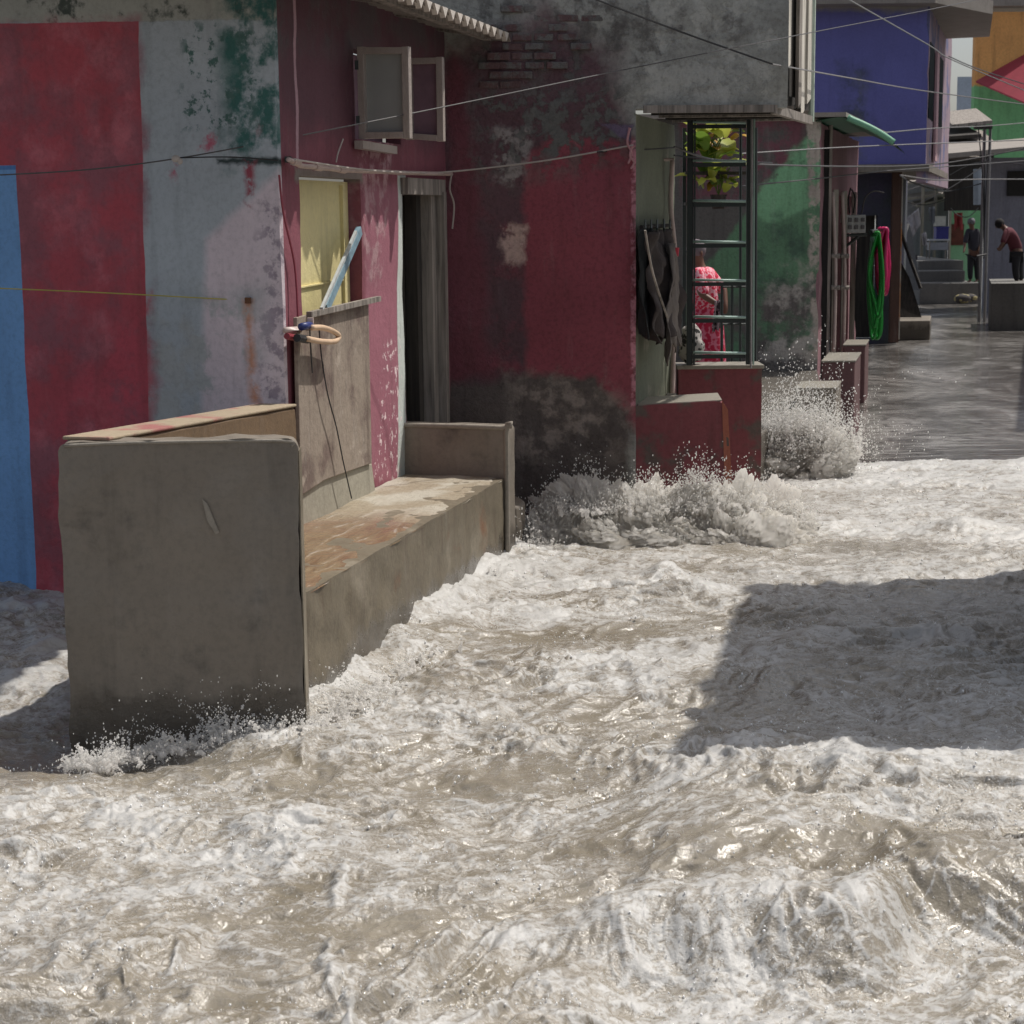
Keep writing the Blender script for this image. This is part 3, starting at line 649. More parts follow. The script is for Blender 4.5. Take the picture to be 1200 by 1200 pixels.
# ladder to the upper storey
ld = empty('steel_ladder', (atY(845, 428, 13.9).x, 13.9, z2 + .016), 'dark green steel ladder standing on the red step and reaching the upper storey', 'ladder')
for x in (808, 877.5):
    a, b = atY(x, 420, 13.95), atY(x + 1, 140, 13.95); a.z = z2 + .02
    obj('rail', ribbon_box(a, b, .046, .03, Vector((0, 1, 0))), m_steel, ld, bevel=.004)
    obj('edge', ribbon_box(a + Vector((.033, -.01, 0)), b + Vector((.033, -.01, 0)), .012, .03, Vector((0, 1, 0))), m_steelL if x > 850 else m_steel, ld)
for y in (143, 188, 235, 283, 328, 371, 413):
    a, b = atY(812, y, 13.93), atY(874, y + 1, 13.93)
    obj('rung', MB().tube([a, b], .010, 8), m_steelL, ld, smooth=True)
    obj('rung_bracket', MB().box(lerp(a, b, .5) + Vector((0, .01, -.028)), .4, .01, .03), m_steel, ld)

gr_ = empty('iron_grille', (atY(862, 428, 14.6).x, 14.6, z2), 'thin dark iron grille standing behind the right half of the ladder', 'grille')
for x, y0 in ((846, 335), (858, 335), (868, 150), (886, 150)):
    a, b = atY(x, 424, 14.5), atY(x, y0, 14.5); a.z = .5; obj('bar', MB().tube([a, b], .012, 6), m_steel, gr_)
for y in (336, 380): obj('crossbar', MB().tube([atY(846, y, 14.5), atY(886, y, 14.5)], .010, 6), m_steel, gr_)
obj('bar', MB().tube([Vector((atY(880, 420, 13.85).x, 13.85, z2)), atY(881, 138, 13.85)], .008, 6), m_wirel, gr_)
# white conduit beside the pilaster
wc = tag(obj('conduit', MB().tube(smooth_path([atY(788, 462, 13.7), atY(790, 380, 13.7), atY(791, 300, 13.7), atY(786, 240, 13.7), atY(788, 188, 13.7)]), .018, 8), m_pipe, smooth=True),
         'pale upright pipe with a red mark between the green pilaster and the ladder', 'pipe')
obj('band', MB().tube([atY(791, 300, 13.7), atY(792, 290, 13.7)], .026, 8), simple('red_tape', S(190, 50, 70), .6), wc)
obj('arm', MB().tube([atY(776, 187, 13.7), atY(790, 187, 13.7)], .012, 6), m_pipe, wc)

# ------------------------------------------------------------------ hanging clothes, bag, plants
def cloth_mb(c, n, folds=5, amp=.03, nu=28, nv=30, seed=0, gather=0.0, hem=.03, ph=0):
    """cloth hung from its top edge: corners TL,TR,BR,BL, folds running down"""
    mb = MB(); TL, TR, BR, BL = [Vector(p) for p in c]; n = Vector(n).normalized()
    uu, vv = np.meshgrid(np.linspace(0, 1, nu), np.linspace(0, 1, nv), indexing='ij')
    N = fbm(uu * 4, vv * 2, 4, seed + 1)
    for i in range(nu):
        for j in range(nv):
            u, v = i / (nu - 1), j / (nv - 1)
            p = lerp(lerp(TL, TR, u), lerp(BL, BR, u), v)
            p = p + n * (math.sin(u * folds * 6.28 + ph + v * .9) * amp * (.3 + .7 * v) + float(N[i, j]) * amp * 1.3)
            p.z += float(fbm(np.array([u * 5]), np.array([0.]), 3, seed)[0]) * hem * v; mb.v.append(tuple(p))
    for i in range(nu - 1):
        for j in range(nv - 1): k = i * nv + j; mb.f.append((k, k + nv, k + nv + 1, k + 1))
    return mb
def cloth_obj(name, mb, m, parent=None):
    o = obj(name, mb, m, parent, smooth=True); s = o.modifiers.new('solid', 'SOLIDIFY'); s.thickness = .006; return o
G = lambda x, y, o: PG.at(x, y, o)
nG = (PG.n.x, PG.n.y, 0)
rk = tag(obj('hook_rail', MB().tube([G(751, 266, .05), G(788, 264, .05)], .014, 6), m_darkwood), 'short dark hook rail on the green pilaster carrying the hung clothes', 'rail')
for x in (756, 763, 770, 778, 785):
    obj('hook', MB().tube(smooth_path([G(x, 258, .05), G(x, 268, .1), G(x + 1, 272, .08)]), .008, 5), m_steel, rk)
t = cloth_obj('hanging_trousers', cloth_mb([G(757, 272, .1), G(787, 268, .1), G(791, 395, .13), G(762, 402, .13)], nG, 4, .06, seed=4, hem=.1), plaster('dark_brown_cloth', S(70, 62, 60), mott=.4, streak=0, grit=.2, rough=.95, scale=3))
tag(t, 'dark brown garment hanging from the hook rail on the green pilaster', 'clothes')
t = cloth_obj('hanging_rag', cloth_mb([G(783, 285, .16), G(791, 285, .16), G(797, 400, .2), G(776, 421, .16)], nG, 2, .04, seed=9, hem=.12), plaster('grey_cloth', S(120, 112, 106), mott=.4, streak=0, grit=.15, rough=.95, scale=3))
tag(t, 'pale grey rag hanging lowest in front of the dark brown garment', 'cloth')
t = cloth_obj('hanging_shirt', cloth_mb([G(750, 268, .06), G(760, 268, .06), G(762, 392, .08), G(752, 396, .08)], nG, 1.5, .03, seed=12), plaster('charcoal_cloth', S(48, 50, 50), mott=.3, streak=0, grit=.15, rough=.95, scale=3))
tag(t, 'narrow charcoal shirt hanging at the near end of the hook rail', 'clothes')
st = tag(obj('wooden_stick', MB().tube(smooth_path([G(756, 270, .2), G(765, 320, .22), G(782, 372, .24)]), .008, 5), m_greywood), 'thin stick hanging slantwise over the brown garment', 'stick')
# patterned bundle on the step
def pat(name, a, b, sc, lo=.45, hi=.5, rough=.85):
    t = NT(name); v = t.vor(sc, 'F1', t.vadd(t.obj, t.vscl(t.noise(sc * .6, 3, color=True), .06)))
    return t.out(t.mix(t.step(v, lo, hi), a, b), rough, t.bump(t.noise(40, 4), .3, .005))
mb = MB().ball((0, 0, 0), .085, .1, .16, 20, 14); bc = atY(810, 408, 14.1)
mb.v = [(bc.x + x * (1.15 - z * 1.6) + .012 * math.sin(z * 60 + x * 30), bc.y + y, z2 + .015 + (z + .16) + .01 * math.sin(x * 70)) for x, y, z in mb.v]
t = obj('cloth_bag', mb, pat('black_white_print', S(46, 44, 44), S(176, 170, 166), 26, .36, .5), smooth=True)
tag(t, 'black and white printed bag slumped on the red step beside the ladder', 'bag')
obj('strap', MB().tube(smooth_path([(bc.x - .03, bc.y, z2 + .3), (bc.x - .01, bc.y - .03, z2 + .36), (bc.x + .04, bc.y, z2 + .29)]), .01, 6), m_dark, t)
t_ = NT('leaf'); lf_c = t_.mix(t_.noise(9, 3), S(150, 160, 60), S(176, 178, 84)); t_.out(lf_c, .4, t_.bump(t_.noise(60, 3), .2, .003)); t_.b.inputs['Transmission Weight'].default_value = 0
m_leaf = backlit(t_.m, S(190, 196, 90), .35); m_leafd = backlit(simple('green_leaf', S(110, 140, 56), .4), S(120, 150, 60), .28)
m_leafo = simple('yellowing_leaf', S(180, 140, 50), .45)
def leaf_mb(p, az, el, L, W, curl):
    mb = MB(); n = 8; d = Vector((math.cos(az), math.sin(az), 0)); s = Vector((-d.y, d.x, 0)); q = Vector(p); e = el
    for i in range(n + 1):
        t = i / n; w = W * math.sin(math.pi * min(1, t * .93 + .05)) ** .7 * (1 if t < .9 else .6); wav = .006 * math.sin(t * 16)
        up = Vector((0, 0, 1)) * math.cos(e) - d * math.sin(e)
        mb.v += [tuple(q - s * w + up * (w * .35 + wav)), tuple(q), tuple(q + s * w + up * (w * .35 - wav))]
        q = q + (d * math.cos(e) + Vector((0, 0, 1)) * math.sin(e)) * (L / n); e -= curl / n
    for i in range(n): k = i * 3; mb.f += [(k, k + 1, k + 4, k + 3), (k + 1, k + 2, k + 5, k + 4)]
    return mb
m_pot = plaster('dark_pot', S(60, 50, 46))
def plant(px, py, Y, potw, n, label, seed, hgt):
    random.seed(seed); base = atY(px, py, Y); e = empty('potted_plant', base - Vector((0, 0, potw)), label, 'plant', 'potted plants behind the ladder')
    mb = MB(); o = []
    for k, (r, z) in enumerate(((.6, -1), (.8, -.1), (.9, 0), (.8, 0), (.7, -.15))):
        mb.v += [(base.x + math.cos(a) * r * potw * .7, base.y + math.sin(a) * r * potw * .7, base.z + z * potw) for a in [i * math.pi / 6 for i in range(12)]]
    for k in range(4): mb.f += [(k * 12 + i, k * 12 + (i + 1) % 12, k * 12 + 12 + (i + 1) % 12, k * 12 + 12 + i) for i in range(12)]
    mb.f += [tuple(range(48, 60)), tuple(range(11, -1, -1))]
    obj('pot', mb, m_pot, e)
    for k in range(n):
        az = random.uniform(0, 6.28); el = random.uniform(.15, 1.3); L = hgt * random.uniform(.5, .85); st = base + Vector((random.uniform(-.15, .15) * hgt / .4, random.uniform(-.08, .08), random.uniform(0, .55) * hgt))
        obj('leaf', leaf_mb(st, az, el, L, L * .24, random.uniform(.5, 1.6)), (m_leaf, m_leaf, m_leafd, m_leafo)[random.choice((0, 0, 1, 2, 2, 3)) if k else 0], e, smooth=True)
    for k in range(5): obj('stem', MB().tube(smooth_path([base, base + Vector((random.uniform(-.05, .05), 0, hgt * .3)), base + Vector((random.uniform(-.1, .1), 0, hgt * .6))], 3), .006, 5), m_leafd, e)
    return e
plant(836, 192, 15.8, .13, 20, 'upper leafy yellow green plant seen behind the top ladder rungs', 3, .42)
plant(842, 228, 15.8, .12, 16, 'lower yellow green plant in a dark pot behind the ladder', 6, .36)
# hanging shelf carrying the two plants, fixed to the overhang side wall
sh = empty('plant_shelf', (atY(850, 235, 15.9).x, 15.9, atY(850, 235, 15.9).z), 'dark two tier plank shelf behind the ladder holding the potted plants', 'shelf')
for y in (203, 239):
    a, b = atY(802, y, 15.85), atY(880, y, 15.85); obj('plank', ribbon_box(a, b, .22, .025), m_darkwood, sh)
for x in (802, 880): obj('post', ribbon_box(atY(x, 150, 15.95), atY(x, 330, 15.95) * 1 + Vector((0, 0, -1.2)), .03, .03), m_steel, sh)

# ------------------------------------------------------------------ people
def skin_obj(name, V, E, R, mat, parent, sub=2, root=0):
    off = OFF[parent]; me = bpy.data.meshes.new(name); me.from_pydata([tuple(Vector(v) - off) for v in V], E, []); me.materials.append(mat)
    o = bpy.data.objects.new(name, me); col.objects.link(o); o.parent = parent; OFF[o] = off
    sk = o.modifiers.new('skin', 'SKIN'); sk.use_smooth_shade = True
    layer = me.skin_vertices[0].data if me.skin_vertices else None
    if layer is None:
        bm = bmesh.new(); bm.from_mesh(me); bm.verts.layers.skin.verify(); bm.to_mesh(me); bm.free(); layer = me.skin_vertices[0].data
    for i, r in enumerate(R): layer[i].radius = (r[0], r[1]) if isinstance(r, tuple) else (r, r); layer[i].use_root = (i == root)
    ss = o.modifiers.new('sub', 'SUBSURF'); ss.levels = sub; ss.render_levels = sub
    return o
def person(J, label, skin, dress_m, hair_m, low_m=None, skirt=False, sc=1.0, loc=None):
    """J: joint name -> world point"""
    e = empty('person', loc or (J['foot_l'] + J['foot_r']) / 2, label, 'person')
    order = ['pelvis', 'waist', 'chest', 'neck', 'head', 'crown', 'sh_l', 'el_l', 'ha_l', 'fi_l', 'sh_r', 'el_r', 'ha_r', 'fi_r', 'hip_l', 'kn_l', 'foot_l', 'toe_l', 'hip_r', 'kn_r', 'foot_r', 'toe_r']
    R = [.12, .11, .13, .05, .085, .07, .055, .04, .028, .02, .055, .04, .028, .02, .085, .06, .035, .03, .085, .06, .035, .03]
    E = [(0, 1), (1, 2), (2, 3), (3, 4), (4, 5), (2, 6), (6, 7), (7, 8), (8, 9), (2, 10), (10, 11), (11, 12), (12, 13), (0, 14), (14, 15), (15, 16), (16, 17), (0, 18), (18, 19), (19, 20), (20, 21)]
    V = [J[k] for k in order]
    b = skin_obj('body', V, E, [r * sc for r in R], skin, e)
    f = J.get('face', Vector((0, -1, 0)))
    # top: torso and sleeves
    vt = [J['pelvis'], J['waist'], J['chest'], lerp(J['chest'], J['neck'], .7), J['sh_l'], lerp(J['el_l'], J['ha_l'], .25), J['sh_r'], lerp(J['el_r'], J['ha_r'], .25)]
    skin_obj('top', vt, [(0, 1), (1, 2), (2, 3), (2, 4), (4, 5), (2, 6), (6, 7)], [x * sc for x in (.155, .14, .158, .075, .078, .06, .078, .06)], dress_m, e)
    if skirt:
        kn = (J['kn_l'] + J['kn_r']) / 2; ft = (J['foot_l'] + J['foot_r']) / 2
        skin_obj('skirt', [J['waist'], J['pelvis'], kn, lerp(kn, ft, .75)], [(0, 1), (1, 2), (2, 3)], [x * sc for x in (.14, .17, .18, .2)], low_m or dress_m, e)
    elif low_m:
        skin_obj('trousers', [J['pelvis'], J['hip_l'], J['kn_l'], lerp(J['kn_l'], J['foot_l'], .9), J['hip_r'], J['kn_r'], lerp(J['kn_r'], J['foot_r'], .9)],
                 [(0, 1), (1, 2), (2, 3), (0, 4), (4, 5), (5, 6)], [x * sc for x in (.14, .1, .08, .06, .1, .08, .06)], low_m, e)
    h = J['crown']; hc = lerp(J['head'], J['crown'], .55) - f * .02 * sc
    hm_ = MB().ball(hc, .1 * sc, .1 * sc, .105 * sc, 14, 9)
    obj('hair', hm_, hair_m, e, smooth=True)
    nose = J['head'] + f * .095 * sc; side = f.cross(Vector((0, 0, 1))).normalized()
    obj('nose', MB().ball(nose, .014 * sc, .014 * sc, .02 * sc, 8, 5), skin, e, smooth=True)
    for s in (-1, 1):
        obj('eye', MB().ball(J['head'] + f * .083 * sc + side * s * .032 * sc + Vector((0, 0, .02 * sc)), .011 * sc, None, None, 8, 5), m_dark, e)
        obj('ear', MB().ball(J['head'] + side * s * .088 * sc, .012, .02, .028, 8, 5), skin, e)
    return e
m_skin = simple('brown_skin', S(104, 72, 56), .5, var=.2)
def J_(Y, d):                   # joints from pixels on depth Y (+ own depth offset)
    return {k: atY(v[0], v[1], Y + (v[2] if len(v) > 2 else 0)) for k, v in d.items()}
red_pr = pat('red_white_print', S(200, 30, 66), S(216, 160, 170), 34, .42, .6)
j = J_(18.3, dict(pelvis=(829, 372), waist=(828, 352), chest=(825, 331), neck=(819, 310), head=(815, 297), crown=(813, 289), sh_l=(818, 322, -.18), el_l=(822, 345, -.26), ha_l=(840, 356, -.3), fi_l=(845, 360, -.3),
    sh_r=(833, 322, .1), el_r=(848, 338, 0), ha_r=(850, 360, -.1), fi_r=(850, 368, -.1), hip_l=(826, 380, -.08), kn_l=(828, 415, -.1), foot_l=(828, 452, -.08), toe_l=(820, 456, -.12), hip_r=(833, 380, .08), kn_r=(834, 415, .08), foot_r=(834, 452, .08), toe_r=(827, 456, .0)))
j['face'] = Vector((-.8, -.6, 0)).normalized()
wm = person(j, 'woman in a red and white patterned dress standing behind the ladder', m_skin, red_pr, simple('grey_hair_scarf', S(110, 100, 104), .8), pat('red_skirt_print', S(170, 24, 58), S(200, 110, 130), 24, .5, .7), skirt=True)
t = cloth_obj('held_cloth', cloth_mb([atY(838, 352, 17.85), atY(848, 352, 17.85), atY(846, 385, 17.9), atY(834, 388, 17.9)], (0, -1, 0), 2, .03, seed=2), pat('dark_print', S(60, 50, 56), S(150, 130, 136), 22))
tag(t, 'dark printed cloth held by the woman in the red dress', 'cloth')

# ------------------------------------------------------------------ green house behind the ladder
YG = 20.5
ga, gb = atY(700, 300, YG), atY(960, 300, YG); PQ = Plane(ga, gb)
m_gr = murals('green_house_paint', C(52, 50, 48, 2), [
    (pxz(PQ, [(955, 150), (962, 150), (962, 420), (800, 420), (800, 345)]), C(56, 80, 60, 1.9), .05, .08, 4, None),
    (pxz(PQ, [(955, 150), (962, 150), (962, 240), (900, 260), (875, 240)]), C(80, 114, 86, 1.7), .06, .12, 4, (3.5, .3, .44)),
    (pxz(PQ, [(880, 250), (962, 250), (962, 340), (880, 360)]), C(40, 56, 46, 2), .15, .2, 3, (3, .46, .66)),
    (pxz(PQ, [(800, 355), (962, 330), (962, 430), (800, 430)]), C(58, 54, 52, 2), .25, .25, 2, (2, .32, .5)),
    (pxz(PQ, [(905, 330), (962, 300), (962, 430), (880, 430)]), C(110, 106, 100, 1.9), .2, .25, 4, (4, .42, .58)),
    (pxz(PQ, [(800, 130), (950, 130), (925, 190), (870, 235), (800, 250)]), C(68, 40, 46, 2), .1, .12, 3, (3, .4, .55)),
    (pxz(PQ, [(945, 140), (962, 140), (962, 420), (952, 420)]), C(120, 112, 104, 1.7), .03, .06, 6, (5, .42, .52)),
], mott=.4, streak=.4, grit=.4, bump=.6, gain=1.3)
hg = empty('green_house', (gb.x - 1.2, 22, -.09), 'low house with patchy green and black wall and a thin slab roof beyond the ladder', 'house')
obj('wall', wall_mb(PQ, -.5, PQ.L, -.1, 3.16, .2, res=.12, amp=.01), m_gr, hg)
m_pinkw = plaster('dull_pink_paint', C(104, 76, 80, 1.9), mott=.4, streak=.4)
gc = atY(1003, 300, 25.5); PGs = Plane(gb, gc)
obj('wall', wall_mb(PGs, .002, PGs.L, -.1, 3.1, .15, [(.5, PGs.L - 1.2, .3, 2.35)], res=.3, amp=.01), m_pinkw, hg)
obj('doorway_back', MB().prism([PGs.pt(.3, 0, -.8), PGs.pt(PGs.L - .8, 0, -.8), PGs.pt(PGs.L - .8, 2.6, -.8), PGs.pt(.3, 2.6, -.8)], Vector((-.05, 0, 0))), m_dark, hg)
rs = MB(); P0 = [atY(858, 147, YG - .12), atY(955, 138, YG - .12)]; P0[0].z = P0[1].z = 3.2; ex = gb.x + .75
rs.prism([(ga.x - 1, YG - .1, 3.165), (ex - .5, YG - .1, 3.165), (gc.x + .4, 25.5, 3.165), (ga.x - 1, 25.5, 3.165)], Vector((0, 0, .05)))
obj('roof', rs, m_asb, hg)
# curved green sheet awning
prof = [atY(x, y, 20.4) for x, y in ((955, 141), (985, 136), (1000, 141), (1018, 149), (1034, 158), (1047, 167))]
prof = smooth_path(prof, 4); aw = MB(); n = len(prof); na = 14
for k in range(na):
    t = k / (na - 1)
    for s in (0, 1):
        for p in prof: aw.v.append((p.x + t * .9, p.y + t * 3.6, p.z + .012 * math.sin(k * 3.14) - .012 * s))
for k in range(na - 1):
    for i in range(n - 1):
        a = k * 2 * n + i; b = a + 2 * n; aw.f.append((a, a + 1, b + 1, b)); aw.f.append((b + n, b + n + 1, a + n + 1, a + n))
obj('awning', aw, simple('green_sheet', S(70, 120, 96), .5, sc=4), hg, smooth=True)
obj('awning_edge', MB().tube([p + Vector((0, -.01, 0)) for p in prof[6:]], .035, 8), simple('bright_green_edge', S(110, 165, 135), .5, sc=8), hg, smooth=True)
for x, w, z0, z1, m in ((966, .07, .1, 3.05, m_dark), (971, .04, .1, 3.1, m_greywood)):
    p = atY(x, 300, 20.9); obj('door_post', MB().box((p.x, p.y, (z0 + z1) / 2), w, .05, z1 - z0), m, hg)
hp = plaster('pale_post', S(170, 164, 152), mott=.4, streak=.3)  # pale tone of the slim posts and the far door frame
for x, Y, w, m in ((975, 21.5, .06, hp), (986, 22.8, .05, hp), (997, 24.2, .06, m_greywood)):
    p = atY(x, 300, Y); obj('post', MB().box((p.x + .03, p.y, 1.2), w, .06, 2.4), m, hg)
for x, Y in ((979, 21.4), (990, 22.6)):
    pd = tag(obj('drain_pipe', MB().tube(smooth_path([atY(x - 2, 412, Y), atY(x, 330, Y), atY(x - 1, 280, Y), atY(x - 3, 225, Y)]), .022, 8), m_pipe, smooth=True),
             'nearer pale drain pipe on the pink side of the green house' if x == 979 else 'farther pale drain pipe on the pink side of the green house', 'pipe')
    for y in (300, 337): obj('clip', MB().tube([atY(x - 5, y, Y), atY(x + 5, y, Y)], .03, 6), m_greywood, pd)
m_blk = plaster('red_brown_block', C(74, 52, 52, 1.7), mott=.4)
m_wetc = plaster('wet_platform', S(118, 112, 104), mott=.5, streak=.0, rough=.22, bump=.8)
obj('platform', MB().prism([(atY(795, 0, 14.5).x, 14.4, -.1), (atY(893, 0, 14.5).x, 14.4, -.1), (atY(968, 0, 17.8).x, 17.6, -.1), (gb.x, YG, -.1), (atY(795, 0, 20).x, YG, -.1)], Vector((0, 0, .5))), m_wetc, hg, bevel=.02)
def block(name, x0, x1, ytop, Y, dep, z0, mat, top, label):
    a, b = atY(x0, ytop, Y), atY(x1, ytop, Y)
    sv = Vector((DV.x, DV.y, 0)) * dep; q = lambda z, e=0: [(a.x - e, Y - e, z), (b.x + e, Y - e, z), (b.x + sv.x + e, Y + sv.y + e, z), (a.x + sv.x - e, Y + sv.y + e, z)]
    o = obj(name, MB().hexa(q(z0), q(a.z)), mat, bevel=.02)
    if top: obj('top', MB().hexa(q(a.z - .006, .006), q(a.z + .012, .006)), top, o, bevel=.004)
    return tag(o, label, 'block')
block('concrete_block', 963, 1002, 424, 18.0, 1.1, -.1, m_blk, m_top, 'larger red brown block at the foot of the pale posts behind the splash')
block('concrete_block', 988, 1014, 405, 21.6, .9, -.1, m_blk, m_top, 'smaller red brown block farther up the lane behind the larger one')
block('concrete_slab', 932, 980, 456, 16.4, .7, -.1, m_conc, m_top, 'grey concrete slab half hidden by the bursting splash')

# meter cabinet on a bracket, hoses
mx = empty('meter_cabinet', atY(1000, 276, 23.2), 'pale meter cabinet on a bracket with bare wiring beside the green hose', 'cabinet')
ca, cbb = atY(992, 252, 23.2), atY(1014, 273, 23.2); m_cab = simple('grey_cabinet', S(178, 178, 174), .5, var=.4, sc=20)
obj('case', MB().box(((ca.x + cbb.x) / 2, 23.25, (ca.z + cbb.z) / 2), cbb.x - ca.x, .15, ca.z - cbb.z), m_cab, mx, bevel=.01)
for i in range(3):
    for k in range(2): obj('dial', MB().box(((ca.x * (2.5 - i) + cbb.x * (i + .5)) / 3, 23.165, ca.z - .06 - k * .09), .045, .02, .05), simple('dial_face', S(96, 92, 92), .4) if i + k == 0 else bpy.data.materials['dial_face'], mx, bevel=.004)
obj('lamp', MB().box(atY(989, 256, 23.1), .05, .08, .1, .3), simple('white_case', S(225, 225, 220), .4), mx)
obj('bracket', MB().tube([atY(988, 276, 23.2), atY(1016, 275, 23.2)], .02, 6).tube([atY(990, 290, 23.3), atY(1006, 277, 23.2)], .02, 6), m_steel, mx)
for pts in ([(996, 250), (994, 235), (997, 220)], [(1000, 250), (1002, 232), (998, 222)], [(1010, 250), (1014, 232), (1024, 224), (1036, 226)]):
    obj('wire', MB().tube(smooth_path([atY(x, y, 23.2) for x, y in pts]), .01, 5), m_cable if pts[0][0] < 1005 else m_wire, mx)
def hank(name, cx, top, bot, w0, w1, Y, n, r, mat, label, seed):
    random.seed(seed); e = empty(name, atY(cx, bot, Y), label, 'hose')
    for k in range(n):
        a = (k + .5) / n; xl = cx - w0 + 2 * w0 * a * .5; xr = cx + w0 - 2 * w0 * (1 - a) * .5; b = bot - random.uniform(0, .35) * (bot - top) * (k % 3) / 2; q = Y - .05 * k
        bx_ = cx + random.uniform(-4, 4); P = [atY(xl + 1, top + 4, q), atY(cx - w1 * random.uniform(.6, 1.05), lerp(top, b, .45), q), atY(bx_ - 2.5 - random.random(), b - 14, q), atY(bx_, b, q - .03),
             atY(bx_ + 2.5 + random.random() * 2, b - 14, q - .05), atY(cx + w1 * random.uniform(.3, 1), lerp(top, b, .5), q - .05), atY(xr - 1, top + 4, q), atY((xl + xr) / 2, top, q)]
        obj('loop', MB().tube(smooth_path(P + [P[0]], 5), r, 6), mat, e, smooth=True)
    return e
hank('garden_hose', 1026, 273, 397, 6, 9, 23.6, 9, .017, simple('green_hose', S(38, 150, 60), .4), 'long green hose hung in loops on the lane wall', 3)
hank('garden_hose', 1034, 268, 345, 7, 8, 23.9, 12, .023, simple('pink_hose', S(214, 50, 112), .4), 'bright pink hose hung in loops beside the green one', 8)
obj('hose_hook', MB().tube([atY(1020, 272, 23.4), atY(1040, 270, 24.4)], .03, 6), m_steel)
tag(bpy.data.objects['hose_hook'], 'dark hook bar carrying the green and pink hoses', 'hook')

# ------------------------------------------------------------------ blue house
YB = 31.0
ba, bb = atY(900, 100, YB), atY(1087, 100, YB); PB = Plane(ba, bb)
hb = empty('blue_house', (bb.x - 2, 29, -.09), 'two storey house with deep blue upper wall and flat slab roof', 'house')
zb = atY(1000, 193, YB).z; zr = atY(1000, 12, YB).z
m_blue = murals('blue_wall_paint', C(66, 66, 108, 2.3), [
    (pxz(PB, [(985, 75), (1015, 75), (1020, 150), (985, 150)]), C(46, 50, 60, 2), .25, .3, 1.6, (1.5, .4, .6)),
    (pxz(PB, [(1003, 90), (1012, 90), (1012, 180), (1000, 180)]), C(66, 68, 64, 2), .2, .2, 3, (2, .4, .6)),
    (pxz(PB, [(940, -30), (1090, -30), (1090, 12), (940, 14)]), C(110, 108, 104, 1.8), .1, .15, 3, None)], mott=.25, streak=.15, grit=.2)
obj('wall', wall_mb(PB, 0, PB.L, zb, zr + .3, .2, res=.25, amp=.008), m_blue, hb)
bc2 = atY(1114, 100, 38.5); PBs = Plane(bb, bc2)
m_bside = plaster('weathered_side_wall', C(108, 92, 100, 1.8), mott=.4, streak=.5, patches=[(C(70, 70, 96, 1.8), 1.2, .5, .6, 3)], scale=.6)
uu_ = PBs.L
obj('wall', wall_mb(PBs, .002, uu_, zb - .3, zr + .3, .15, [(.35, 1.6, 3.7, 4.95), (3.4, 4.6, 3.7, 4.95)], res=.3, amp=.01), m_bside, hb)
for ua, ub_ in ((.35, 1.6), (3.4, 4.6)):
    w = obj('window', MB().prism([PBs.pt(ua, 3.7, -.1), PBs.pt(ub_, 3.7, -.1), PBs.pt(ub_, 4.95, -.1), PBs.pt(ua, 4.95, -.1)], Vector((-.03, 0, 0))), m_dark, hb)
    for k in range(5): u = lerp(ua, ub_, (k + .5) / 5); obj('bar', MB().tube([PBs.pt(u, 3.7, .0), PBs.pt(u, 4.95, 0)], .02, 5), m_steel, w)
ws = MB().prism([PBs.pt(1.7, zb + .1, .02), PBs.pt(2.4, zb + .1, .02), PBs.pt(2.4, 4.9, .02), PBs.pt(1.7, 4.9, .02)], Vector((.04, 0, 0))); obj('pillar', ws, plaster('pink_pillar', C(150, 120, 124, 1.5)), hb)
obj('floor_slab', MB().prism([(ba.x, YB - .05, zb - .12), (bb.x + .05, YB - .05, zb - .12), (bc2.x, 38.5, zb - .12), (ba.x, 38.5, zb - .12)], Vector((0, 0, .12))), m_conc, hb)
rsl = MB().prism([(ba.x - 1, YB - .5, zr + .05), (atY(1096, 5, YB - .5).x, YB - .5, zr + .05), (atY(1163, 30, 32.0).x, 32.0, zr + .02), (atY(1160, 30, 36).x, 36, zr + .02), (ba.x - 1, 39, zr + .05)], Vector((0, 0, .22)))
obj('roof', rsl, m_asb, hb)
m_low = plaster('dark_lower_wall', C(46, 44, 60, 2), mott=.5, streak=.4, patches=[(C(40, 46, 46, 2), .8, .4, .6, 2)], scale=.6)
lb = atY(1052, 300, 31.8); PLo = Plane((ba.x, 31.8), (lb.x, 31.8))
obj('wall', wall_mb(PLo, 0, PLo.L, -.1, zb - .1, .2, [(PLo.L - 1.15, PLo.L - .35, .0, 2.1)], res=.3), m_low, hb)
obj('door', MB().box((PLo.a.x + PLo.L - .75, 32.1, 1.05), .8, .04, 2.1), m_darkwood, hb)
obj('wall', MB().prism([(lb.x, 32.0, -.1), (atY(1062, 300, 40).x, 40, -.1), (atY(1062, 300, 40).x - .1, 40, -.1), (lb.x - .1, 32.0, -.1)], Vector((0, 0, zb))), m_low, hb)
pb_ = atY(1049, 300, 31.5); obj('post', MB().box((pb_.x, 31.5, zb / 2 - .05), .15, .12, zb - .0), plaster('brown_post', S(90, 66, 56), streak=.4), hb)
obj('sunlit_face', MB().box((pb_.x + .086, 31.5, zb / 2 - .05), .02, .11, zb - .1), plaster('sunlit_orange_face', S(190, 132, 84), streak=.4, patches=[(S(190, 184, 172), 1.5, .45, .6, 1)]), hb)  # orange plate paints the sunlit right side of the brown post
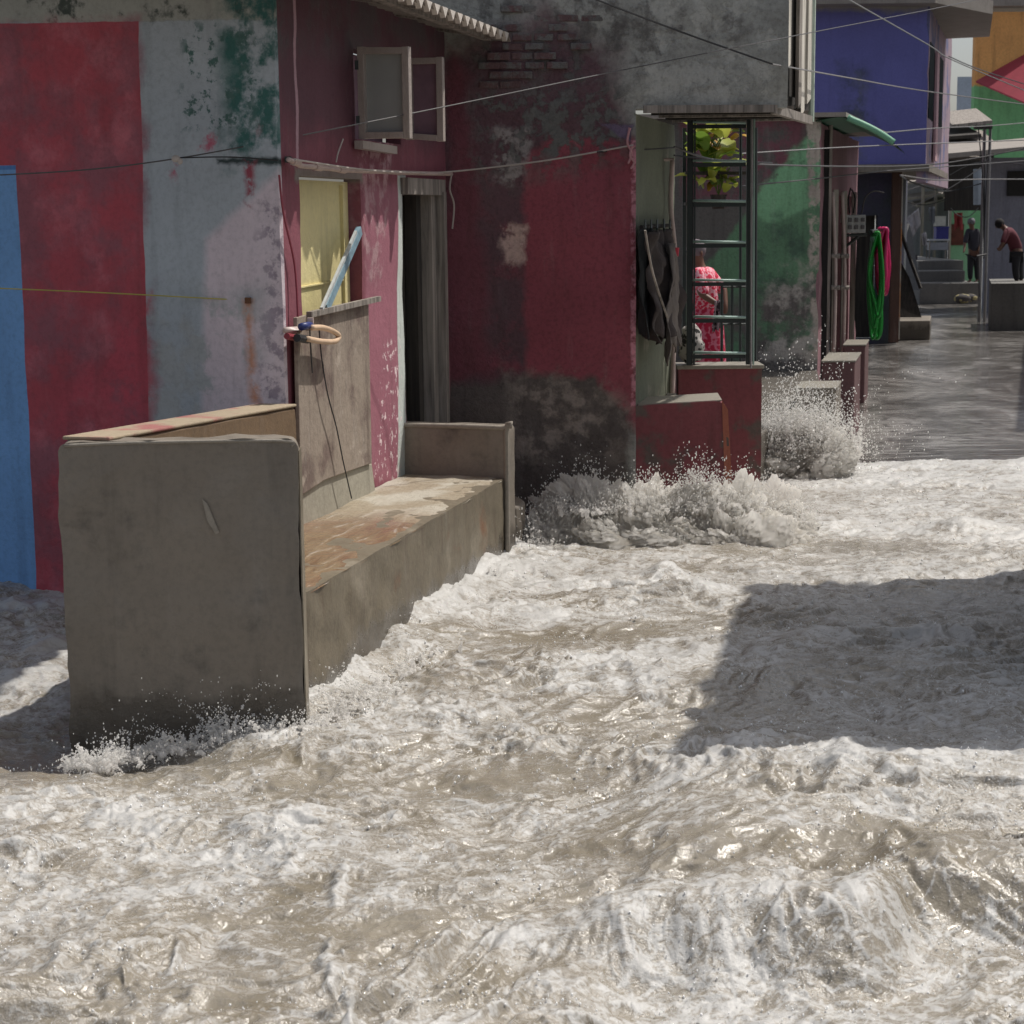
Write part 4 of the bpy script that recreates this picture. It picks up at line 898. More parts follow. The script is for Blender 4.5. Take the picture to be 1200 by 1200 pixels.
# boards and steps at its foot
t = tag(obj('leaning_board', MB().prism([atY(1040, 292, 33.6), atY(1050, 296, 33.6), atY(1066, 326, 33.4), atY(1080, 372, 33.2), atY(1040, 372, 33.2)], Vector((0, .05, 0))), m_darkwood),
        'dark tapering board leaning against the brown post of the blue house', 'board')
block('concrete_step', 1028, 1090, 376, 32.6, 1.6, -.1, m_conc, None, 'long low dark concrete step below the hoses and leaning board')
t = tag(obj('leaning_pole', MB().tube([atY(1052, 258, 36), atY(1060, 285, 36), atY(1079, 338, 35.6)], .035, 6), m_darkwood), 'dark pole leaning from the blue house over the lane', 'pole')

# ------------------------------------------------------------------ far end of the lane
m_farw = plaster('far_grey_wall', C(112, 110, 114, 1.6), mott=.5, streak=.4, scale=.5)
def facade(name, x0, x1, y0, Y, z0, mat, label, cat='house', dep=2.5, parent=None):
    a, b = atY(x0, y0, Y), atY(x1, y0, Y); z1 = a.z
    sv = Vector((.236, .972, 0)) * dep; q = lambda z: [(a.x, Y, z), (b.x, Y, z), (b.x + sv.x, Y + sv.y, z), (a.x + sv.x, Y + sv.y, z)]
    o = obj(name, MB().hexa(q(z0), q(z1)), mat, parent)
    return tag(o, label, cat) if parent is None else o
fa = facade('far_house', 1040, 1113, 192, 57, -.1, m_farw, 'grey house wall closing the lane beyond the table and hanging sack')
x_, _y = atY(1085, 215, 56.9), 0
obj('roof', MB().box((x_.x, 57.8, atY(1085, 192, 57).z + .05), 2.4, 3.4, .12), m_asb, fa)
for i, (xa, ya, xb, yb) in enumerate(((1058, 215, 1112, 205), (1060, 232, 1110, 226), (1075, 240, 1112, 232))):
    obj('roof_sheet', MB().prism([atY(xa, ya, 55.5), atY(xb, yb, 55.5), atY(xb, yb + 3, 55.5), atY(xa, ya + 3, 55.5)], Vector((0, .8, .1))), m_asb if i != 2 else m_top, fa)
for x in (1081, 1096): obj('post', MB().box((atY(x, 250, 55.4).x, 55.4, 1.5), .08, .08, 3.4), m_greywood, fa)
fg = facade('green_wall_house', 1113, 1150, 222, 55, -.1, plaster('mint_wall', C(104, 140, 112, 1.5), mott=.3), 'house front painted mint green at the far end of the lane')
obj('opening', MB().box((atY(1120, 290, 54.98).x, 54.98, atY(1120, 275, 55).z), .45, .03, .62), simple('red_goods', S(110, 60, 50), .8, var=.8, sc=5), fg)
obj('door_frame', MB().box((atY(1113, 270, 54.8).x, 54.8, 1.6), .06, .1, 2.9), hp, fg)
obj('canopy', MB().box((atY(1130, 222, 54.5).x, 54.6, atY(1130, 224, 54.6).z), 1.0, .8, .14), m_darkwood, fg)
fw_ = empty('grey_wall_house', (atY(1190, 200, 42).x, 43, -.1), 'tall dark grey wall on the right side of the lane behind the bending man', 'house')
facade('wall', 1157, 1290, 185, 42, -.1, plaster('bluish_grey_wall', C(84, 84, 92, 1.9), mott=.5, streak=.5, scale=.6), '', '', 2.5, fw_)
obj('roof', MB().prism([atY(1108, 186, 40.5), atY(1205, 176, 40.5), atY(1290, 170, 40.5), atY(1290, 164, 40.5), atY(1108, 180, 40.5)], Vector((0, 3.5, .25))), m_asb, fw_)
obj('window', MB().box((atY(1196, 215, 41.97).x, 41.97, atY(1196, 215, 42).z), .6, .05, .55), m_dark, fw_)
obj('meter_pipe', MB().tube([atY(1146, 198, 40.4), atY(1146, 240, 40.4)], .1, 10), simple('pale_blue_drum', S(150, 160, 170), .5), fw_)
fj = empty('tin_roof_shack', (atY(1135, 190, 46).x, 47, -.1), 'low shack with jumbled dark tin roofs below the patch of sky', 'house')
facade('wall', 1108, 1165, 180, 46.5, -.1 + 2.3, m_darkwood, '', '', 1.5, fj)
for i, (y, xx0, xx1, dz) in enumerate(((146, 1116, 1163, .2), (160, 1108, 1150, .15), (171, 1112, 1170, .22), (183, 1106, 1150, .1))):
    obj('roof_sheet', MB().prism([atY(xx0, y, 45 - i * .4), atY(xx1, y - 5 + i * 2, 45 - i * .4), atY(xx1, y - 1 + i * 2, 45 - i * .4), atY(xx0, y + 4, 45 - i * .4)], Vector((.1, 2.0, dz * 2))), (m_greywood, m_darkwood, m_greywood, m_asb)[i], fj)
facade('tower_block', 1122, 1146, 90, 75, -.1, plaster('pale_blue_render', C(120, 128, 138, 1.7), mott=.4, scale=.3), 'narrow pale blue grey building standing against the sky', 'building', 4)
ho = empty('orange_house', (atY(1200, 60, 50).x, 52, -.1), 'tall house painted orange above and green below with a red awning', 'house')
m_org = murals('orange_green_paint', C(160, 116, 68, 1.8), [([(-50, -50), (50, -50), (50, atY(1170, 100, 50).z), (-50, atY(1150, 100, 50).z)], C(92, 140, 96, 1.7), .05, .1, 2, None)], mott=.5, streak=.4, grit=.3, scale=.5)
oa, ob_ = atY(1143, 60, 50), atY(1300, 60, 50)
obj('wall', wall_mb(Plane(oa, ob_), 0, 4.2, 1.5, atY(1170, 14, 50).z, .3, res=.6, amp=.02), m_org, ho)
obj('roof', MB().prism([(oa.x - .1, 49.8, atY(1170, 8, 50).z), (oa.x + 5, 49.8, atY(1170, 8, 50).z), (oa.x + 6, 54, atY(1170, 8, 50).z), (oa.x + 1.0, 54, atY(1170, 8, 50).z)], Vector((0, 0, .25))), m_asb, ho)
obj('awning', MB().prism([atY(1144, 97, 49.6), atY(1215, 58, 49.6), atY(1215, 128, 47.5)], Vector((.0, .05, .05))), simple('red_sheet', S(150, 44, 60), .6, sc=3), ho)
# raised end of the lane: steps
stp = empty('lane_steps', (atY(1105, 340, 47).x, 47, -.09), 'broad grey concrete steps rising at the end of the lane', 'steps')
m_st = plaster('grey_steps', C(86, 84, 82, 1.6), mott=.5, scale=.6)
for i, (x0, x1, y) in enumerate(((1078, 1150, 332), (1079, 1134, 318), (1081, 1135, 306))):
    Y = 45.7 + i * .7; a, b = atY(x0, y, Y), atY(x1, y, Y)
    obj('step', MB().box(((a.x + b.x) / 2, Y + 4, (a.z - .1) / 2), b.x - a.x, 8 - i * .5, a.z + .1), m_st, stp, bevel=.02)
tb = empty('table', atY(1098, 304, 50), 'small pale table at the top of the far steps carrying a blue box', 'table')
zt_ = atY(1098, 281, 50).z; ta, tbb = atY(1087, 281, 50), atY(1111, 281, 50); zf = atY(1100, 306, 48.2).z
obj('tabletop', MB().box(((ta.x + tbb.x) / 2, 50, zt_), tbb.x - ta.x, .4, .04), simple('white_laminate', S(190, 192, 196), .4), tb)
obj('drawer', MB().box(((ta.x + tbb.x) / 2, 50, zt_ - .17), tbb.x - ta.x - .04, .36, .2), simple('grey_laminate', S(150, 152, 158), .5), tb)
for sx in (ta.x + .02, tbb.x - .02):
    for sy in (49.83, 50.17): obj('leg', MB().box((sx, sy, (zf + zt_) / 2), .03, .03, zt_ - zf), m_greywood, tb)
t = tag(obj('blue_crate', MB().box((atY(1103, 273, 50).x, 50, zt_ + .02 + .16), .33, .3, .32), simple('blue_plastic', S(56, 56, 130), .5)), 'dark blue crate standing on the far table', 'crate')
obj('rim', MB().box((atY(1103, 273, 50).x, 50, zt_ + .33), .36, .33, .04), bpy.data.materials['blue_plastic'], t)
t = tag(obj('white_carton', MB().box((atY(1101, 262, 50).x, 50, zt_ + .36 + .13), .28, .25, .24), simple('white_card', S(196, 196, 186), .8)), 'whitish carton on top of the blue crate', 'carton')
obj('lid', MB().box((atY(1101, 262, 50).x, 50, zt_ + .62), .3, .27, .02), bpy.data.materials['white_card'], t)
t = cloth_obj('hanging_sack', cloth_mb([atY(1062, 256, 49), atY(1076, 244, 49), atY(1079, 262, 49), atY(1070, 278, 49)], (0, -1, 0), 1.5, .05, 12, 12, seed=5), simple('white_sack', S(176, 172, 176), .8, var=.2))
tag(t, 'white sack hanging above the lane before the far grey wall', 'sack')
t = cloth_obj('hanging_towel', cloth_mb([atY(1080, 274, 49), atY(1085, 272, 49), atY(1087, 290, 49), atY(1081, 286, 49)], (0, -1, 0), 1.5, .05, 10, 10, seed=6), bpy.data.materials['white_sack'])
tag(t, 'small white towel hanging to the left of the far table', 'towel')
t = obj('grey_sheet', MB().prism([atY(1057, 262, 44), atY(1066, 262, 44), atY(1080, 340, 43), atY(1057, 340, 43)], Vector((0, .1, 0))), simple('grey_panel', C(80, 80, 80, 1.7), .7))  # plain grey leaning panel, its material not specified
tag(t, 'tall grey sheet leaning at the left side of the lane below the white sack', 'panel')
# pole and block on the right, bundle on the ground
pl_ = empty('utility_pole', atY(1151, 380, 38), 'pale double utility pole with cables running down it on the right of the lane', 'pole')
zz0, zz1 = -.09, atY(1151, 146, 38).z
for x, r in ((1149.5, .035), (1156, .03)): obj('pole', MB().tube([(atY(x, 300, 38).x, 38, zz0), (atY(x, 300, 38).x, 38, zz1)], r, 8), m_wirel, pl_)
obj('cross_arm', MB().box((atY(1152, 150, 38).x, 38, zz1 - .05), .36, .1, .08), m_darkwood, pl_)
for x in (1145, 1152, 1160): obj('cable', MB().tube(smooth_path([(atY(x, 150, 38).x, 37.9, zz1 - .05), (atY(1153, 200, 38).x + (x - 1152) * .004, 37.9, 2.6), (atY(1153, 250, 38).x, 37.9, 1.2)]), .012, 5), m_cable, pl_)
obj('gate_bar', MB().tube([atY(1145, 300, 37.6), atY(1156, 298, 37.6)], .02, 6).tube([atY(1147, 300, 37.6), atY(1148, 348, 37.6)], .02, 6), m_wire, pl_)
block('concrete_block', 1162, 1290, 333, 35, 2.6, -.1, plaster('grey_block', C(74, 72, 70, 1.6), mott=.5, scale=.6), plaster('grey_block_top', S(120, 118, 114)), 'large grey concrete block under the bending man at the right edge')
t = obj('bundle', MB().ball(atY(1128, 350, 45.2), .22, .15, .12, 12, 8).ball(atY(1137, 349, 45.3), .18, .15, .1, 12, 8), pat('yellowish_bundle', S(150, 140, 100), S(70, 66, 66), 9), smooth=True)
tag(t, 'pale crumpled bundle lying at the foot of the far steps', 'bundle')
m_dkcl = simple('dark_jacket', S(56, 54, 62), .9, var=.2); m_dkt = simple('dark_trousers', S(40, 40, 44), .9, var=.2)
j = J_(46.2, dict(pelvis=(1141, 296), waist=(1141, 287), chest=(1140, 277), neck=(1139, 268), head=(1138, 262), crown=(1137.5, 258), sh_l=(1134, 271, 0), el_l=(1131, 283, -.1), ha_l=(1130, 293, -.25), fi_l=(1129, 296, -.3),
    sh_r=(1146, 271, 0), el_r=(1148, 284, 0), ha_r=(1147, 295, -.15), fi_r=(1147, 299, -.15), hip_l=(1138, 300), kn_l=(1137, 314, -.05), foot_l=(1137, 329), toe_l=(1134, 331, -.15), hip_r=(1144, 300), kn_r=(1145, 314), foot_r=(1145, 329, .1), toe_r=(1142, 331, -.05)))
j['face'] = Vector((-.7, -.7, 0)).normalized()
person(j, 'person in a dark jacket and trousers standing in front of the mint green house', m_skin, m_dkcl, simple('grey_hair', S(120, 118, 122), .8), m_dkt)
j = J_(36.3, dict(pelvis=(1191, 297), waist=(1190, 287), chest=(1184, 274), neck=(1177, 267), head=(1172, 264), crown=(1169, 261), sh_l=(1180, 272, -.2), el_l=(1176, 284, -.3), ha_l=(1171, 291, -.3), fi_l=(1168, 292, -.3),
    sh_r=(1184, 270, .15), el_r=(1178, 284, .1), ha_r=(1172, 293, -.1), fi_r=(1169, 293, -.1), hip_l=(1191, 301, -.1), kn_l=(1190, 316, -.12), foot_l=(1192, 331, -.1), toe_l=(1187, 333, -.15), hip_r=(1195, 301, .1), kn_r=(1195, 316, .1), foot_r=(1197, 330, .1), toe_r=(1192, 332, .05)))
j['face'] = Vector((-.85, -.2, -.4)).normalized()
person(j, 'person in a maroon shirt bending forward on the grey block at the right edge', m_skin, simple('maroon_shirt', S(92, 40, 50), .9, var=.2), m_dark, m_dkt, sc=.95)

for k, (a, b, c_, m, lab) in enumerate(((1118, 250, 10, S(150, 60, 60), 'small dull red cloth hanging in the mint green doorway'), (1088, 243, 8, S(120, 124, 130), 'small grey cloth hanging left of the mint green house'), (1066, 300, 9, S(70, 66, 70), 'dark rag hanging beside the leaning grey sheet'))):
    t = cloth_obj('hanging_cloth', cloth_mb([atY(a, b, 48.5), atY(a + c_, b - 1, 48.5), atY(a + c_, b + 20, 48.5), atY(a + 1, b + 17, 48.5)], (0, -1, 0), 1.5, .04, 10, 10, seed=20 + k, hem=.1), simple('far_cloth_%s' % ('red', 'grey', 'dark')[k], m, .9)); tag(t, lab, 'cloth')

# ------------------------------------------------------------------ houses outside the right edge (they shade the lane and the water)
hr = empty('roadside_house', (3.6, 9.5, -.09), 'house with flat projecting roof whose shadow falls on the flood', 'house')
m_off = plaster('lime_wall', S(150, 146, 138), mott=.4)
sx, sy = SD.x / SD.z, SD.y / SD.z; ZR = 4.2
c0 = atZ(790, 900, .08); c1 = atZ(884, 678, .05)
e0 = Vector((c0.x + sx * ZR, c0.y + sy * ZR)); e1 = Vector((c1.x + sx * ZR, c1.y + sy * ZR))
r_e = np.random.default_rng(4); N_ = 22
edge = [(lerp(e1.x, e0.x, k / N_) + float(r_e.normal(0, .03)), lerp(e1.y, e0.y, k / N_)) for k in range(N_ + 1)]
near = [(e0.x + .25 * k, e0.y - .015 * k + float(r_e.normal(0, .06))) for k in range(1, 20)]; far = [(e1.x + 5 - .25 * k, e1.y + float(r_e.normal(0, .04))) for k in range(0, 20)]
obj('roof', MB().prism([(x, y, ZR) for x, y in edge + near + far], Vector((0, 0, .12))), m_conc, hr)
obj('wall', MB().prism([(max(e0.x, .3 * e0.y + .35), e0.y + .2, -.1), (e0.x + 4.6, e0.y + .1, -.1), (e1.x + 4.6, e1.y - .3, -.1), (max(e1.x, .3 * e1.y + .35) , e1.y - .3, -.1)], Vector((0, 0, ZR + .08))), m_off, hr)
ux, uy = e0.x + 2.5, e0.y + 1.3
obj('sky_block_storey', MB().prism([(ux, uy, ZR + .1), (ux + 2.6, uy, ZR + .1), (e1.x + 4.7, e1.y - .9, ZR + .1), (e1.x + 2.6, e1.y - .9, ZR + .1)], Vector((0, 0, 3.2))), m_off, hr)  # unseen storey added to block skylight over the shaded water
hr2 = empty('roadside_house', (8.5, 24, -.09), 'tall house beyond the right edge shading the far lane', 'house')
obj('wall', MB().prism([(7.6, 20.0, -.1), (12, 20.0, -.1), (15, 33, -.1), (11.4, 33, -.1)], Vector((0, 0, 4.6))), m_off, hr2)
obj('roof', MB().prism([(7.3, 19.8, 4.5), (12, 19.8, 4.5), (15, 33.2, 4.5), (11.1, 33.2, 4.5)], Vector((0, 0, .15))), m_conc, hr2)

# ------------------------------------------------------------------ overhead wires
def wire(pts, r, m, label, name='overhead_wire', cat='wire', n=6):
    P = smooth_path([atY(*p) for p in pts], n); return tag(obj(name, MB().tube(P, r * .68, 5), m), label, cat)
wire([(690, -4, 11.6), (800, 38, 12.2), (905, 75, 12.3)], .009, m_cable, 'thick dark cable crossing the bare concrete storey')
wire([(905, 75, 12.3), (1000, 92, 15.5), (1087, 107, 18), (1230, 126, 22)], .009, m_wirel, 'pale cable running on across the blue wall')
w_ = wire([(-20, 206, 9.2), (100, 199, 9.25), (205, 186, 9.3), (320, 165, 9.6), (521, 125, 10.8), (700, 88, 12.0), (905, 47, 12.3), (1100, 9, 17), (1180, -8, 20)], .0055, m_wire, 'long thin grey wire rising from the mural wall to the blue house roof')
obj('knot', MB().ball(atY(206, 186, 9.28), .022, .015, .018, 8, 6).ball(atY(211, 189, 9.28), .014, .012, .016, 8, 6), m_rope, w_)
wire([(205, 185, 9.3), (270, 184, 9.35), (326, 188, 9.37)], .005, m_cable, 'short dark wire from the white knot to the house corner')
wy = wire([(-20, 337, 9.6), (120, 343, 9.58), (290, 352, 9.5)], .005, m_yrope, 'yellow cord tied across the mural wall below the wires', 'yellow_cord', 'cord')
obj('nail', MB().box(atY(291, 352, 9.47), .03, .05, .03), simple('rusty_iron', S(110, 74, 50), .8), wy)
wire([(985, -6, 20), (1087, 52, 23), (1120, 72, 26), (1230, 118, 30)], .012, m_wirel, 'thin wire slanting down across the blue wall to the right')
wire([(1112, 66, 26), (1150, 82, 28), (1230, 108, 30)], .012, m_wire, 'short wire slanting across the orange house above the red awning')
wire([(790, 172, 13.6), (830, 186, 14), (880, 192, 16), (1000, 195, 18), (1087, 193, 20), (1150, 184, 22), (1230, 168, 24)], .012, m_wire, 'thick grey cable bundle passing the ladder top and crossing the lane')
wire([(790, 182, 13.6), (850, 188, 14.5), (905, 191, 17)], .01, m_cable, 'dark cable sagging in front of the upper plant')
wire([(868, 180, 19), (1000, 172, 20), (1150, 166, 22), (1230, 163, 24)], .01, m_wirel, 'pale wire crossing over the green wall top')
wire([(870, 218, 19.9), (960, 209, 20.3), (1040, 200, 24), (1110, 195, 30), (1230, 186, 36)], .012, m_wire, 'reddish grey wire crossing the middle of the green wall')
wire([(1030, 156, 22), (1100, 150, 25), (1165, 147, 30), (1230, 141, 34)], .011, m_wirel, 'thin pale wire from the green awning tip to the pole top')
wire([(1055, 205, 28), (1100, 211, 30), (1150, 210, 32), (1230, 210, 34)], .016, m_wirel, 'pale horizontal wire across the far lane')
wire([(1055, 206, 29), (1075, 216, 34), (1110, 224, 40), (1150, 215, 40)], .02, m_cable, 'dark cable sagging over the far lane')
wire([(1057, 225, 40), (1090, 214, 40), (1112, 210, 40)], .018, m_wirel, 'short pale wire before the far grey wall')
wire([(1114, 244, 46), (1122, 252, 46), (1135, 254, 46), (1147, 243, 44)], .018, m_cable, 'dark loop of wire in front of the mint green wall')
wire([(1057, 236, 44), (1085, 240, 44), (1113, 232, 44)], .018, m_cable, 'sagging dark wire over the hanging white sack')
wire([(1060, 246, 42), (1110, 222, 42), (1150, 196, 39)], .014, m_wirel, 'pale wire rising from the white sack to the double pole')
wire([(1113, 205, 40), (1150, 190, 38), (1230, 196, 36)], .014, m_cable, 'dark wire passing behind the double pole below its cross arm')
wire([(700, 178, 12.45), (760, 175, 13), (790, 173, 13.6)], .008, m_cable, 'dark wire stub at the corner of the dark red wall')

# ------------------------------------------------------------------ flood water
def wfront(X): return 15.62 + .1 * (X - 2) + .12 * n2(X * 1.1, X * 0 + 3.3, 2) + .05 * n2(X * 4.1, X * 0 + 1.3, 4)
def worley(x, y, seed=0):
    xi = np.floor(x).astype(np.int64); yi = np.floor(y).astype(np.int64); f1 = np.full(x.shape, 9.); f2 = np.full(x.shape, 9.)
    for i in (-1, 0, 1):
        for j in (-1, 0, 1):
            h = _perm[(_perm[(xi + i + seed * 7) & 4095] + yi + j) & 4095]; px = xi + i + .5 + .45 * _gx[h]; py = yi + j + .5 + .45 * _gy[(h * 7) & 4095]
            d = np.hypot(x - px, y - py); f2 = np.minimum(np.maximum(f1, d), f2); f1 = np.minimum(f1, d)
    return f2 - f1
def gauss(X, Y, cx, cy, sx, sy, rot=0):
    c, s = math.cos(rot), math.sin(rot); dx, dy = X - cx, Y - cy; a = (dx * c + dy * s) / sx; b = (-dx * s + dy * c) / sy
    return np.exp(-(a * a + b * b))
def pxg(px, py, rx, ry, z=.02):
    p = atZ(px, py, z); return (p.x, p.y, rx * p.y / F, ry * p.y * p.y / (F * HCAM) * 1.05)
HOLES = [pxg(*q) for q in ((742, 1200, 52, 16), (890, 1200, 70, 19), (1180, 1200, 36, 15), (1200, 1030, 9, 36), (1010, 1204, 26, 12))]
BROWN = [pxg(*q) for q in ((50, 850, 60, 22), (30, 905, 60, 16), (450, 1095, 60, 34), (560, 1150, 46, 18), (690, 985, 60, 26), (780, 950, 80, 10), (600, 910, 70, 12), (880, 940, 60, 22), (960, 1000, 110, 16), (1080, 1010, 100, 40), (1000, 1060, 120, 26), (700, 830, 90, 14), (760, 745, 90, 12), (640, 745, 40, 8), (930, 655, 110, 10), (1040, 640, 80, 8), (250, 1090, 60, 14), (330, 1060, 60, 16), (120, 1190, 60, 14), (680, 1050, 70, 18), (1150, 905, 60, 14), (1120, 690, 60, 8), (840, 720, 60, 8), (300, 1180, 50, 14), (520, 870, 70, 10), (1000, 760, 70, 10), (900, 800, 80, 10))]
LUMPS = [pxg(*q) for q in ((22, 735, 40, 9), (20, 800, 50, 10), (50, 770, 24, 8), (45, 700, 30, 6), (384, 1120, 7, 22), (392, 1150, 8, 16), (404, 1176, 8, 18), (410, 1200, 8, 18), (398, 1040, 9, 20), (205, 1120, 6, 18), (560, 1090, 60, 14), (600, 1110, 50, 10), (345, 970, 50, 16), (160, 960, 60, 16), (900, 880, 26, 10), (860, 900, 60, 9), (985, 940, 30, 8), (120, 890, 18, 14), (820, 690, 24, 9), (640, 720, 30, 8), (1100, 745, 40, 10))]
def water(X, Y):
    """level, foam, web (torn foam over dark gaps) and sideways shift of the torrent at plan points"""
    wx = X + .25 * fbm(X * .8, Y * .8, 3, 21); wy = Y + .25 * fbm(X * .8, Y * .8, 3, 27)
    A = 1 - .45 * sstep(9, 14, Y)
    # flow stretched along a diagonal from lower left to upper right
    a = wx * .8 + wy * .6; b = -wx * .6 + wy * .8
    big = fbm(a * .8, b * 1.5, 2, 1)
    rid = 1 - 2.2 * np.abs(n2(a * 2.1, b * 4.0, 5)); rid2 = 1 - 2.2 * np.abs(n2(a * 5.0 + 5, b * 8.6, 9))
    rid3 = 1 - 2.2 * np.abs(n2(wx * 12 + 5, wy * 18, 12)); f4 = fbm(wx * 19, wy * 26, 3, 15, .6)
    patch = .55 + .6 * sstep(-.3, .5, fbm(X * .9, Y * .9, 2, 71))
    h = .045 * big * A + (.030 * rid + .020 * rid2) * A * patch + .0085 * rid3 * patch
    qx = X + .07 * fbm(X * 5, Y * 5, 3, 81); qy = Y + .07 * fbm(X * 5, Y * 5, 3, 87)
    e1 = worley(qx * 8.5, qy * 12.5, 1); e2 = worley(qx * 22, qy * 31, 2); l1 = np.exp(-(e1 / .12) ** 2); l2 = np.exp(-(e2 / .14) ** 2); lm = sstep(-.3, .4, fbm(X * 1.3, Y * 1.3, 2, 91))
    foam = .33 + .38 * fbm(wx * .7, wy * 1.2, 3, 31) + .14 * rid2 + .10 * rid3 + .22 * sstep(8.5, 12, Y) + (.20 * l1 + .10 * l2) * lm
    h += (.004 * l1 + .002 * l2) * lm
    # standing wave and its crest on the right, spilling over a ledge near the camera
    k = sstep(.15, 1.0, X + .25 * n2(Y * .8, X, 3)); yc = 6.55 + .15 * n2(X * 1.5, X * 0, 6)
    h += k * .14 * sstep(7.15, yc - .05, Y) * (1 - .45 * sstep(yc - .15, yc - .8, Y)); foam += .4 * k * np.exp(-((Y - yc) / .14) ** 2)
    yl = 5.14 + .12 * n2(X * 1.7, X * 0 + .5, 8) + .05 * n2(X * 6, X * 0, 9) + .25 * sstep(.95, 1.2, X); k2 = sstep(.1, .4, X)
    h += k2 * (.06 * np.exp(-((Y - yl) / .2) ** 2) - .13 * sstep(yl - .02, yl - .36, Y)); spill = k2 * sstep(yl + .2, yl - .1, Y)
    foam += spill * (.5 * l1 + .32 * l2 - .22); web = X * 0.
    for cx, cy, rx, ry in HOLES:
        d = np.hypot((X - cx + .05 * n2(X * 9, Y * 9, 61) + .028 * n2(X * 24, Y * 24, 62)) / rx, (Y - cy + .05 * n2(X * 9, Y * 9, 66) + .028 * n2(X * 24, Y * 24, 67)) / ry); g = np.exp(-(d * .95) ** 4); r = np.exp(-((d - 1.35) / .33) ** 2)
        web = np.maximum(web, g); foam += .28 * r; h += .012 * r - .035 * g
    for cx, cy, rx, ry in BROWN:
        d = np.hypot((X - cx + .16 * n2(X * 4, Y * 4, 63)) / rx, (Y - cy + .22 * n2(X * 4, Y * 4, 68)) / ry); foam -= .34 * np.exp(-d ** 2)
    for cx, cy, rx, ry in LUMPS:
        d = np.hypot((X - cx + .02 * n2(X * 15, Y * 15, 64)) / rx, (Y - cy + .03 * n2(X * 15, Y * 15, 69)) / ry); g = np.exp(-d ** 2); foam += .55 * g; h += .028 * g
    foam -= web * .95
    h += .1 * sstep(-1.5, -2.3, X) * sstep(8.0, 9.6, Y) - .10 * gauss(X, Y, -1.6, 7.3, .45, .4) - .05 * gauss(X, Y, -1.1, 7.4, .45, .3)
    # heaps and pits
    for cx, cy, sx_, sy_, ro, hh, ff in ((-1.6, 5.85, .25, .08, .35, .07, .1), (-.95, 7.25, .5, .2, .1, .06, .3),
            (.25, 5.15, .3, .12, .4, .06, .2), (-.3, 5.2, .22, .1, .1, -.02, -.5), (.95, 6.15, .18, .06, -.2, -.05, -.4), (.4, 6.45, .25, .1, .2, -.02, -.5), (.75, 6.9, .2, .12, 0, .03, .2),
            (.35, 9.1, .5, .22, .2, -.02, -.45), (.9, 10.6, .12, .08, 0, .1, .3), (1.0, 10.1, .35, .14, .2, .05, .2), (1.5, 8.9, .5, .25, .3, .07, .1), (2.0, 8.3, .5, .3, .1, .06, .1), (3.0, 12.1, .25, .12, 0, .08, .2),
            (2.2, 11.8, .9, .3, .1, -.01, -.35), (.1, 11.9, .5, .2, 0, -.06, -.1), (-1.9, 7.2, .4, .22, .2, -.09, -.5), (-2.6, 9.6, .5, .3, 0, .0, .35), (-2.3, 6.8, .5, .16, .3, .0, -.45),
            (-.55, 5.6, .25, .1, .2, -.03, -.5), (.02, 6.1, .2, .09, .3, -.02, -.35), (-.1, 7.6, .4, .1, .4, .03, .3), (1.15, 5.62, .25, .14, .2, .03, -.5), (.62, 5.65, .22, .1, .2, .02, -.5)):
        g = gauss(X, Y, cx, cy, sx_, sy_, ro); h += hh * g; foam += ff * g
    # water climbing along the bench and round the enclosure
    q = (X - PO.a.x) * PO.n.x + (Y - PO.a.y) * PO.n.y; al = sstep(7.3, 7.7, Y) * (Y < 11.6) * sstep(-.5, -.2, q)
    g = np.exp(-np.clip(q, 0, 9) / .2) * al; h += .075 * g * (.6 + .8 * n2(X * 3, Y * 3, 33)) + .02 * g; foam += .5 * g
    q = (X - Pf.a.x) * Pf.n.x + (Y - Pf.a.y) * Pf.n.y; g = np.exp(-(np.clip(q, 0, 9) / .12)) * (q > -.2) * (X > -1.9) * (X < -.8) * sstep(-1.75, -1.2, X)
    h += .03 * g * (.1 + 1.4 * np.abs(n2(X * 7, Y * 2, 36))); foam += .3 * g * sstep(-1.6, -1.1, X)
    h = np.where(h < -.02, -.02 - .06 * np.tanh((-.02 - h) / .06), h)
    # foaming front on the street
    yf = wfront(X); e = sstep(yf, yf - .28, Y); h += .045 * np.exp(-((Y - yf + .35) / .3) ** 2); foam += .25 * sstep(yf - 2.2, yf - .3, Y)
    h = h * e + (-.13) * (1 - e)
    ff = np.clip(foam, 0, 1); h += ff * (.0055 * f4 + .0035 * n2(wx * 60, wy * 75, 71) * sstep(.2, .7, ff))
    dx = .010 * n2(wx * 12, wy * 12, 41) + .004 * ff * n2(wx * 30, wy * 30, 44); dy = .010 * n2(wx * 12, wy * 12, 51) + .004 * ff * n2(wx * 30, wy * 30, 54)
    return h, np.clip(foam, 0, 1.4), web, dx, dy
ys = [2.6]
while ys[-1] < 16.6:
    y = ys[-1]; ys.append(y + (.03 if y < 4.3 else .00125 * y + (.0015 if y < 8 else .0)))
ys = np.array(ys); sI = np.arange(-.31, .3101, .00118); sL = -.31 - np.geomspace(.004, .9, 26); sR = .31 + np.geomspace(.004, .9, 26)
ss_ = np.concatenate([sL[::-1], sI, sR]); YY, SS = np.meshgrid(ys, ss_, indexing='ij'); XX = SS * YY
H, FO, WB, DX, DY = water(XX, YY)
ny, nx = YY.shape
co = np.stack([XX + DX, YY + DY, H], -1).reshape(-1, 3).astype(np.float32)
idx = np.arange(ny * nx).reshape(ny, nx)
quads = np.stack([idx[:-1, :-1], idx[:-1, 1:], idx[1:, 1:], idx[1:, :-1]], -1).reshape(-1, 4).astype(np.int32)
